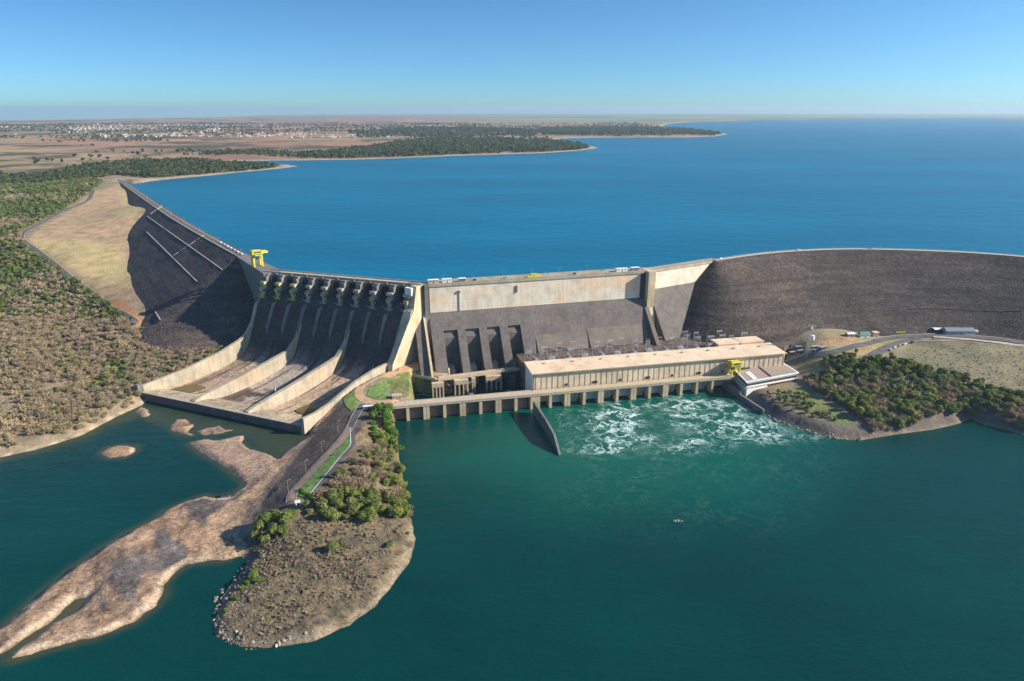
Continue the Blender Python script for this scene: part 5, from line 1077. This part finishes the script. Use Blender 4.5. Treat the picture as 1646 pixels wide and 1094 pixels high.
def plant(kind, lod, P, s, lab, grp):
    sd = RS.randint(1, 5); key = (kind, lod, sd); name, cat = {'green': ('tree', 'tree'), 'olive': ('tree', 'tree'), 'lime': ('hedge_tree', 'tree'), 'dry': ('dry_bush', 'bush')}[kind]
    if key not in roots: o = make_veg(name, [('crown', get(*key), MATK[kind])], lab, cat, grp); roots[key] = o
    else: o = copy_tree(roots[key])
    o.location = (P[0], P[1], P[2] - .15); o.rotation_euler.z = RS.uniform(0, 6.28); ex = RS.uniform(.78, 1.28); o.scale = (s * ex, s / ex, s * RS.uniform(.75, 1.15)); o['label'] = lab; o['group'] = grp
    if 'name' in o: pass
    return o
def mass(name, items, m, label, cat):
    """one object for a wood that reads as one mass; items = (kind, lod, seed, x, y, z, scale)"""
    Vs = []; Fs = []; T = []; n = 0
    for kind, lod, sd, x, y, z, s in items:
        V, Fq = get(kind, lod, sd); a = RS.uniform(0, 6.28); c, s_ = math.cos(a), math.sin(a); q = np.empty_like(V); ex = RS.uniform(.75, 1.35); ez = RS.uniform(.7, 1.2); q[:, 0] = (V[:, 0] * ex * c - V[:, 1] / ex * s_) * s + x; q[:, 1] = (V[:, 0] * ex * s_ + V[:, 1] / ex * c) * s + y; q[:, 2] = V[:, 2] * s * ez + z - .2
        Vs.append(q); Fs.append(Fq + n); n += len(V); T.append(np.full(len(V), RS.rand(), np.float32))
    o = npmesh(name, np.concatenate(Vs), np.concatenate(Fs), M[m], attrs={'tint': np.concatenate(T)}); tag(o, label, cat, None, 'stuff'); return o
def scatter(P, spacing, seed, margin=1.5, hole=None):
    g = np.random.RandomState(seed); P = np.array(P); x0, y0 = P.min(0); x1, y1 = P.max(0)
    X, Y = np.meshgrid(np.arange(x0, x1, spacing), np.arange(y0, y1, spacing)); X = X.ravel() + g.uniform(-.55, .55, X.size) * spacing; Y = Y.ravel() + g.uniform(-.55, .55, Y.size) * spacing
    k = sdist(P, X, Y) > margin
    for h in (hole or []): k &= ~(sdist(h, X, Y) > -1) if len(h) > 2 else k
    return X[k], Y[k]
# -- left bank: green forest above, dry scrub below
SCRUB = pz([(-260, 512), (0, 508), (120, 508), (222, 524), (260, 528), (310, 530), (352, 536), (385, 548), (350, 576), (300, 600), (240, 618), (226, 630), (222, 648), (190, 663), (130, 695), (60, 716), (0, 729), (-260, 815)])
SP_ = np.array(SCRUB); X, Y = scatter(SP_, 4.1, 3, .5); keep = fbm(X, Y, 30, 3) > -.24; X = X[keep]; Y = Y[keep]
emb_d = pdist([c[:2] for c in CL], X, Y); k = (emb_d > 86) | (Y > 2000); Z = hmain(X, Y); lw = sdist(np.array([(-228, 634), (-310, 534), (-150, 468), (-85, 583)]), X, Y) < -3
k &= lw & (Z > .8); X, Y, Z = X[k], Y[k], Z[k]
gx = fbm(X + 300, Y, 45, 3); vis = np.array([(823 + F * x / y) for x, y in zip(X, Y)]); D = np.hypot(X, Y) + np.where((vis < -30), 5000, 0)
S = RS.uniform(.5, 1.1, len(X)); order = np.argsort(D / S); pick_i = set(order[:190].tolist()); items = []; itg = []
for i in range(len(X)):
    green = gx[i] > .2 and RS.rand() < .5 or RS.rand() < .04
    if i in pick_i and not green: plant('dry', 1, (X[i], Y[i], Z[i]), S[i], 'grey-brown leafless bush in left bank scrub', 'dry bushes on the left bank')
    elif green: itg.append(('green', 2, RS.randint(1, 5), X[i], Y[i], Z[i], S[i] * .85))
    else: items.append(('dry', 1 if D[i] < 900 else 2, RS.randint(1, 5), X[i], Y[i], Z[i], S[i]))
mass('dry_scrub', items, 'drym', 'grey-brown dry scrub covering the left bank below the dark embankment', 'scrub')
X, Y = scatter(FOREST, 5.0, 5, -1); Z = hmain(X, Y); nn = fbm(X, Y, 70, 3); D = np.hypot(X, Y) + np.where(823 + F * X / Y < -10, 5000, 0); S = RS.uniform(.5, 1.15, len(X)); fo = set(np.argsort(D / S)[:120].tolist()); itd = []
for i in range(len(X)):
    if nn[i] + RS.normal() * .09 < -.08 and RS.rand() < .85: itd.append(('dry', 2, RS.randint(1, 5), X[i], Y[i], Z[i], S[i])); continue
    if i in fo: plant('green', 1, (X[i], Y[i], Z[i]), S[i], 'rounded green tree left of tan field', 'trees at the near edge of the left forest')
    else: itg.append(('green', 2, RS.randint(1, 5), X[i], Y[i], Z[i], S[i]))
mass('forest', itg, 'leafm', 'green forest covering the slope left of the tan field', 'forest'); mass('scrub_patch', itd, 'drym', 'pale dry thickets scattered through the forest left of the tan field', 'scrub')
# -- right bank
RB = pz([(1292, 612), (1340, 596), (1385, 582), (1420, 580), (1470, 588), (1520, 604), (1580, 622), (1646, 640), (1900, 660), (1900, 705), (1700, 700), (1646, 692), (1590, 676), (1565, 664), (1535, 670), (1500, 680), (1440, 692), (1405, 697), (1385, 680), (1340, 645), (1310, 630)])
X, Y = scatter(RB, 4.3, 9, 0); Z = hmain(X, Y); nn = fbm(X, Y, 40, 3) + (X - 320) * .0018; vis = 823 + F * X / np.maximum(Y, 1); it1 = []; it2 = []; cnt = 0
for i in np.argsort(np.hypot(X, Y)):
    s = RS.uniform(.5, 1.0) ** .8 * 1.45; green = nn[i] + RS.uniform(-.12, .12) > -.02
    if green and cnt < 110 and vis[i] < 1700: plant('olive' if RS.rand() < .6 else 'green', 0 if cnt < 40 else 1, (X[i], Y[i], Z[i]), s, 'leafy green tree in right bank thicket', 'green trees in the right bank thicket'); cnt += 1
    elif green: it1.append(('green', 1, RS.randint(1, 5), X[i], Y[i], Z[i], s))
    elif RS.rand() < .05: plant('dry', 1, (X[i], Y[i], Z[i]), s * .9, 'greyish dry bush in right bank thicket', 'dry bushes in the right bank thicket')
    else: it2.append(('dry', 1, RS.randint(1, 5), X[i], Y[i], Z[i], s * .9))
mass('bank_wood', it1, 'leafm', 'green wood on the right bank between the road and the river', 'wood'); mass('bank_scrub', it2, 'drym', 'grey-brown scrub mixed into the right bank thicket', 'scrub')
HG = pz([(1310, 585), (1345, 573), (1376, 572), (1378, 584), (1350, 592), (1318, 596)]); X, Y = scatter(HG, 5.0, 4, 0)
for x, y in zip(X, Y): plant('green', 1, (x, y, float(hmain(x, y))), RS.uniform(.8, 1.15), 'dark green tree in clump beside access road', 'dark green clump beside the access road')
BK = pz([(1222, 640), (1262, 628), (1290, 632), (1320, 655), (1350, 680), (1310, 672), (1270, 662), (1235, 655)]); X, Y = scatter(BK, 5.2, 6, 0)
for x, y in zip(X, Y): plant('dry' if RS.rand() < .5 else 'green', 1, (x, y, float(hmain(x, y))), RS.uniform(.45, .75), 'low bush below flat-roofed building', 'low bushes below the flat-roofed building')
P = onland(1376, 569); plant('green', 0, P, .85, 'single round tree on the orange dirt strip beside the road', 'single road tree')
RF = pz([(1450, 572), (1500, 556), (1646, 566), (1800, 575), (1800, 650), (1646, 628), (1560, 606)]); X, Y = scatter(RF, 4.6, 8, 0); mass('field_scrub', [('dry', 2, RS.randint(1, 5), x, y, float(z), RS.uniform(.08, .26)) for x, y, z in zip(X, Y, hmain(X, Y))], 'drym', 'small dry tufts dotted over the open field at right', 'scrub')
# -- headland
def ip(px, py, z=8): return pick(px, py, hfine)
for k, (x, y) in enumerate([(603, 662), (601, 672), (600, 682), (600, 693), (603, 703), (609, 660), (608, 712)]): plant('lime', 0, ip(x, y), RS.uniform(1.1, 1.35), 'bright green hedge tree, row beside causeway junction', 'left row of bright hedge trees')
for k, (x, y) in enumerate([(617, 657), (620, 666), (622, 676), (624, 686), (627, 696), (629, 706), (631, 715), (626, 660), (633, 700), (620, 712)]): plant('lime', 0, ip(x, y), RS.uniform(1.25, 1.55), 'bright green hedge tree, row beside river', 'right row of bright hedge trees')
def inpoly(P, n, seed):
    g = np.random.RandomState(seed); P = np.array(P, float); out = []
    while len(out) < n:
        q = g.uniform(P.min(0), P.max(0))
        if sdist(P, q[:1], q[1:])[0] > 0 and all(abs(q[0] - o[0]) + abs(q[1] - o[1]) > 4 for o in out[-40:]): out.append(q)
    return out
for k, q in enumerate(inpoly([(606, 700), (636, 700), (645, 745), (653, 790), (662, 836), (640, 838), (625, 790), (606, 745)], 62, 1)): plant('olive' if k % 5 else 'dry', 0, ip(q[0], q[1]), RS.uniform(.7, 1.35), 'olive growth at river edge below bright hedge', 'river edge growth below the hedge')
for k, q in enumerate(inpoly([(498, 838), (520, 806), (560, 796), (600, 800), (635, 806), (658, 840), (560, 842)], 54, 2)): plant('olive' if k % 3 else 'green', 0, ip(q[0], q[1]), RS.uniform(.8, 1.4), 'dense green tree in belt across headland', 'green belt across the headland')
for k, q in enumerate(inpoly([(575, 730), (600, 712), (622, 760), (622, 800), (560, 800), (500, 832), (488, 816), (530, 780)], 74, 3)): plant('olive' if k % 6 == 0 else 'dry', 0, ip(q[0], q[1]), RS.uniform(.6, 1.15), 'tan dry bush between lawn and tree belt', 'dry bushes beside the causeway lawn')
for (x, y, s) in [(418, 858, 1.4), (432, 846, 1.5), (447, 838, 1.5), (460, 845, 1.3), (440, 862, 1.3), (455, 858, 1.2), (425, 872, 1.1), (470, 835, 1.1), (410, 868, 1.0)]: plant('olive', 0, ip(x, y), s, 'broad green tree at causeway end', 'tree cluster at the causeway end')
for (x, y, s, l) in [(536, 886, 1.25, 'lone broad green tree in the middle of the stony headland'), (548, 880, .8, 'smaller green tree touching the lone broad tree on the stony headland'), (626, 880, .85, 'small lone green tree near the right shore of the headland'), (656, 860, .6, 'small green bush at the right shore below the tree belt')]: plant('green', 0, ip(x, y), s, l, l)
for (x, y, s) in [(405, 930, .8), (398, 940, .75), (390, 948, .6), (410, 920, .65), (378, 966, .7), (362, 984, .4), (415, 935, .6)]: plant('lime', 0, ip(x, y), s, 'yellow-green bush on headland left shore', 'yellow-green bushes on the headland left shore')
for k in range(10):
    f = k / 9; x = 558 - 68 * f; y = 703 + 88 * f; plant('lime', 1, ip(x + RS.uniform(-2, 6), y), RS.uniform(.22, .34), 'small clipped shrub on causeway lawn', 'clipped shrubs on the causeway lawn')
for k in range(9): plant('lime', 0, ip(RS.uniform(480, 497), RS.uniform(786, 800)), RS.uniform(.3, .5), 'leafy garden plant at lawn tip', 'garden plants at the lawn tip')
for k in range(5): a = k * 1.1 + .6; plant('lime', 1, ip(606 + 9 * math.cos(a), 632 + 7 * math.sin(a)), .28, 'small round shrub inside orange path loop', 'shrubs inside the path loop')
hd = np.array([p[:2] for p in wp([(410, 880, 5), (470, 850, 8), (540, 835, 8), (650, 840, 3), (655, 890, 1), (600, 960, 2), (440, 1030, 1), (360, 1000, 1), (395, 930, 2)])]); X, Y = scatter(hd, 2.2, 12, 1); kk = fbm(X, Y, 18, 3) > -.05; X, Y = X[kk], Y[kk]
mass('dry_grass', [('dry', 2, RS.randint(1, 5), x, y, float(z), RS.uniform(.12, .36)) for x, y, z in zip(X, Y, hfine(X, Y))], 'drym', 'dry tufts of grass over the stony headland', 'grass')
# boulders
def rock_arrays(sd, sub=2):
    import bmesh
    bm = bmesh.new(); bmesh.ops.create_icosphere(bm, subdivisions=sub, radius=1); g = np.random.RandomState(sd); d = g.normal(size=(9, 3)); d /= np.linalg.norm(d, axis=1)[:, None]; c = g.uniform(.5, .85, 9)
    V = np.array([v.co[:] for v in bm.verts])
    for di, ci in zip(d, c): t = V @ di; V = V - np.maximum(t - ci, 0)[:, None] * di
    V *= np.array([1.2, .9, .75]); Fq = np.array([[v.index for v in f.verts] for f in bm.faces]); bm.free(); return V.astype(np.float32), Fq
rk = [rock_arrays(s) for s in range(4)]; rk1 = [rock_arrays(s, 1) for s in range(4)]; rr_ = []
SH = [(347, 1000), (352, 1015), (370, 1030), (395, 1036), (420, 1038), (450, 1036), (480, 1031), (500, 1026)]; SH2 = [(345, 985), (352, 962), (362, 950), (375, 935), (388, 922), (394, 908)]
SH3 = [(1212, 660), (1240, 676), (1270, 688), (1300, 697), (1340, 706), (1375, 708), (1400, 700)]
def along(L, t): i = t * (len(L) - 1); k = min(int(i), len(L) - 2); f = i - k; return L[k][0] + (L[k + 1][0] - L[k][0]) * f, L[k][1] + (L[k + 1][1] - L[k][1]) * f
for k in range(290):
    if k < 150: x, y = along(SH, RS.rand()); x += RS.normal() * 3; y += RS.uniform(-22, 4) * (1 if RS.rand() < .5 else .35); hf = hfine; lab, grp = 'pale angular boulder on headland tip shoreline', 'boulders along the headland tip'
    elif k < 215: x, y = along(SH2, RS.rand()); x += RS.uniform(-3, 12); y += RS.normal() * 3; hf = hfine; lab, grp = 'pale angular boulder on headland left shore', 'boulders on the headland left shore'
    else: x, y = along(SH3, RS.rand()); x += RS.normal() * 2; y += RS.uniform(-8, 1); hf = hmain; lab, grp = 'boulder on right bank beside foaming water', 'boulders on the right bank shoreline'
    P = pick(x, y, hf); s = RS.uniform(.45, 1.15) * (1.0 if k < 215 else 1.15); i = k % 4
    if len(rr_) < 4: o = npmesh('boulder', *rk[i], M['stone']); rr_.append(o)
    else: o = rr_[i].copy(); COL.objects.link(o)
    o.location = (P[0], P[1], max(P[2], -.1) + s * .2); o.rotation_euler = (RS.uniform(-.4, .4), RS.uniform(-.4, .4), RS.uniform(0, 6)); o.scale = (s, s, s); tag(o, lab, 'boulder', grp)
Vs = []; Fs = []; T = []; n = 0
X, Y = scatter(HEAD, 1.45, 21, -2); sl_ = sdist(LAND, X, Y); kk = (RS.rand(len(X)) < np.clip(1.05 - sl_ / 34 + (Y < 300) * .35, .06, 1)) & (sl_ > -1.2) & ~((X > -110) & (sl_ < 14)); X, Y = X[kk], Y[kk]; Z = hfine(X, Y)
for x, y, z in zip(X, Y, Z):
    V, Fq = rk1[RS.randint(4)]; a = RS.uniform(0, 6.28); c, s_ = math.cos(a), math.sin(a); s = RS.uniform(.22, .62); q = np.stack([(V[:, 0] * c - V[:, 1] * s_) * s + x, (V[:, 0] * s_ + V[:, 1] * c) * s + y, V[:, 2] * s + max(z, -.2) + s * .15], 1); Vs.append(q); Fs.append(Fq + n); n += len(V); T.append(np.full(len(V), RS.rand()))
o = npmesh('rubble', np.concatenate(Vs), np.concatenate(Fs), M['stonem'], attrs={'tint': np.concatenate(T)}); tag(o, 'small broken stones strewn over the headland and its shore', 'rubble', None, 'stuff')
# -- far woods
def fpoly(L, z=84): return np.array([at(x, y, z)[:2] for x, y in L])
far_items = []
for L, sp_, sc_ in [([(-200, 300), (-200, 284), (60, 284), (120, 272), (200, 264), (300, 259), (340, 259), (360, 263), (430, 265.5), (450, 268), (420, 271.5), (340, 278.5), (290, 282.5), (235, 287), (214, 284), (190, 282), (150, 288), (60, 296)], 9, 1.5),
                    ([(478, 254), (560, 254), (640, 252), (720, 248.5), (800, 246), (870, 244), (930, 240.5), (950, 237.5), (930, 232), (880, 227), (800, 224), (700, 223), (640, 228), (600, 236), (540, 243), (480, 248)], 13, 1.9),
                    ([(860, 219), (960, 219), (1100, 219), (1150, 217.5), (1165, 215.5), (1130, 211.5), (1080, 208), (960, 206), (880, 208), (850, 213)], 24, 2.6),
                    ([(640, 222), (860, 222), (880, 212), (760, 206), (620, 208), (560, 214), (580, 222)], 34, 2.8), ([(380, 250), (480, 254), (480, 247), (420, 243), (330, 246), (320, 252)], 17, 1.6)]:
    P_f = fpoly(L); X, Y = scatter(P_f, sp_, 31, 0); k = (sdist(RES, X, Y) < -4) & (fbm(X, Y, 160, 3) > (-.3 if sp_ < 14 else -.12)) & (pdist([c[:2] for c in CL], X, Y) > 35); X, Y = X[k], Y[k]; Z = hmain(X, Y)
    far_items += [('green', 3, RS.randint(1, 5), x, y, z, sc_ * RS.uniform(.7, 1.25)) for x, y, z in zip(X, Y, Z)]
print('far', len(far_items))
X = RS.uniform(-6200, 1300, 15000); Y = 1900 + RS.rand(15000) ** .9 * 5900; k = (sdist(RES, X, Y) < -8) & (fbm(X, Y, 420, 4) > np.interp(Y, [1900, 3600, 4200, 8000], [.12, .1, -.02, -.04])) & (np.abs(X) < Y * .85); X, Y = X[k], Y[k]; Z = hmain(X, Y)
far_items += [('green', 3, RS.randint(1, 5), x, y, z, RS.uniform(1.0, 2.6)) for x, y, z in zip(X, Y, Z)]
mass('far_woods', far_items, 'farleaf', 'distant green woods and scattered trees beyond the lake shore', 'wood')
# -- the town
HM = {}
for nm, wc, rc in (('pale_house', 'white', 'white'), ('tiled_house', 'white', 'roof'), ('tan_house', 'deck', 'roof2')):
    b = MB(); b.box(-.5, .5, -.4, .4, 0, .32, 0); b.loft([(-.55, -.45, .325), (-.55, 0, .5), (-.55, .45, .325)], [(.55, -.45, .325), (.55, 0, .5), (.55, .45, .325)], 1); HM[nm] = b
X = RS.uniform(-6500, 2400, 7000); Y = RS.uniform(3900, 7300, 7000); pxs = 823 + F * X / Y * .95
dens = fbm(X, Y, 700, 3) + np.interp(pxs, [-200, 200, 450, 700, 900, 1100], [-.06, 0, .16, -.02, -.2, -.5]); k = (dens > .06) & (sdist(RES, X, Y) < -60); X, Y = X[k], Y[k]; Z = hmain(X, Y)
ordr = np.argsort(Y)[:260]; hroots = {}
for q, i in enumerate(ordr):
    nm = ['pale_house', 'tiled_house', 'tan_house'][[0, 0, 1, 2, 0][q % 5]]; lab = {'pale_house': 'tiny pale light-roofed house in distant town', 'tiled_house': 'tiny pale pink-roofed house in distant town', 'tan_house': 'tiny tan brown-roofed house in distant town'}[nm]
    if nm not in hroots: o = HM[nm].build('house', [M['kerb'] if nm != 'tan_house' else M['deck'], M[{'pale_house': 'kerb', 'tiled_house': 'roof', 'tan_house': 'roof2'}[nm]]]); hroots[nm] = o
    else: o = hroots[nm].copy(); COL.objects.link(o)
    s = RS.uniform(8, 19); o.location = (X[i], Y[i], Z[i] + 1.5); o.scale = (s, s, s * RS.uniform(.7, 1)); o.rotation_euler.z = RS.uniform(-.4, .4); tag(o, lab, 'house', lab.replace('tiny ', '').replace('house', 'houses', 1))
rest = [i for i in range(len(X)) if i not in set(ordr.tolist())][:900]; mb = MB()
for i in rest:
    s = RS.uniform(8, 22); x, y, z = X[i], Y[i], Z[i]; h = s * RS.uniform(.25, .55); mb.box(x - s / 2, x + s / 2, y - s * .4, y + s * .4, z - 3, z + h)
o = mb.build('far_town', M['kerb']); tag(o, 'countless pale buildings of the far town on the horizon', 'town', None, 'stuff')
# ---------------------------------------------------------------- haze
b = MB(); b.box(-33000, 33000, -1500, 27500, -340, 330); mz_ = bpy.data.materials.new('pale_air'); mz_.use_nodes = True; t = mz_.node_tree; t.nodes.remove(t.nodes['Principled BSDF'])
pv = t.nodes.new('ShaderNodeVolumePrincipled'); pv.inputs['Color'].default_value = (.60, .80, 1.0, 1); pv.inputs['Density'].default_value = 4.4e-5; pv.inputs['Anisotropy'].default_value = .2
t.links.new(pv.outputs[0], t.nodes['Material Output'].inputs['Volume']); hz = b.build('haze', mz_); hz['kind'] = 'stuff'; tag(hz, 'thin pale blue haze over the distance', 'haze')

# ---------------------------------------------------------------- say where in its stand each plant, boulder or house is
def screen(o):
    p = np.array(o.location) - np.array([0, 0, CH]); f = p[1] * math.cos(PITCH) - p[2] * math.sin(PITCH); return 823 + F * p[0] / f, 547 - F * (p[1] * math.sin(PITCH) + p[2] * math.cos(PITCH)) / f
def split_labels():
    from collections import defaultdict
    G = defaultdict(list)
    for o in bpy.data.objects:
        if o.parent is None and 'label' in o and 'group' in o and o['category'] in ('tree', 'bush', 'boulder', 'house', 'gantry', 'transformer', 'rack', 'street lamp', 'car'): G[o['label']].append(o)
    for lab, L in G.items():
        n = len(L)
        if n < 2: continue
        ords = ['first', 'second', 'third', 'fourth', 'fifth', 'sixth', 'seventh', 'eighth', 'ninth']
        nc = n if n <= 9 else 9; nr = 1 if n < 14 else min(5, max(2, n // 25)); L.sort(key=lambda o: screen(o)[0]); grp = L[0]['group']
        cn = ['%s from left' % q for q in ords][:nc] if n <= 9 else ['%s column from left' % q for q in ords][:nc]
        if n == 2: cn = ['left', 'right']
        for c in range(nc):
            col_ = L[c * n // nc:(c + 1) * n // nc]; col_.sort(key=lambda o: screen(o)[1])
            for q in range(nr):
                part_ = col_[q * len(col_) // nr:(q + 1) * len(col_) // nr]; rn = {1: [''], 2: ['far', 'near'], 3: ['far', 'mid', 'near'], 4: ['farthest', 'far', 'near', 'nearest'], 5: ['farthest', 'far', 'mid', 'near', 'nearest']}[nr]; part_.sort(key=lambda o: -o.scale[2])
                for j, o in enumerate(part_):
                    words = lab.split(); sz = {1: [''], 2: ['larger ', 'smaller ']}.get(len(part_), ['largest ', 'larger ', 'smaller ', 'smallest '])[min(j * (1 if len(part_) <= 2 else 4) // (1 if len(part_) <= 2 else len(part_)), 3)]
                    tail = (', ' + (rn[q] + ' row, ' if rn[q] else '') + cn[c]) if nr > 1 or True else ''
                    new = sz + ' '.join(words[:16 - len(tail.split()) - len(sz.split())]) + tail; o['label'] = new; o['group'] = grp
split_labels()
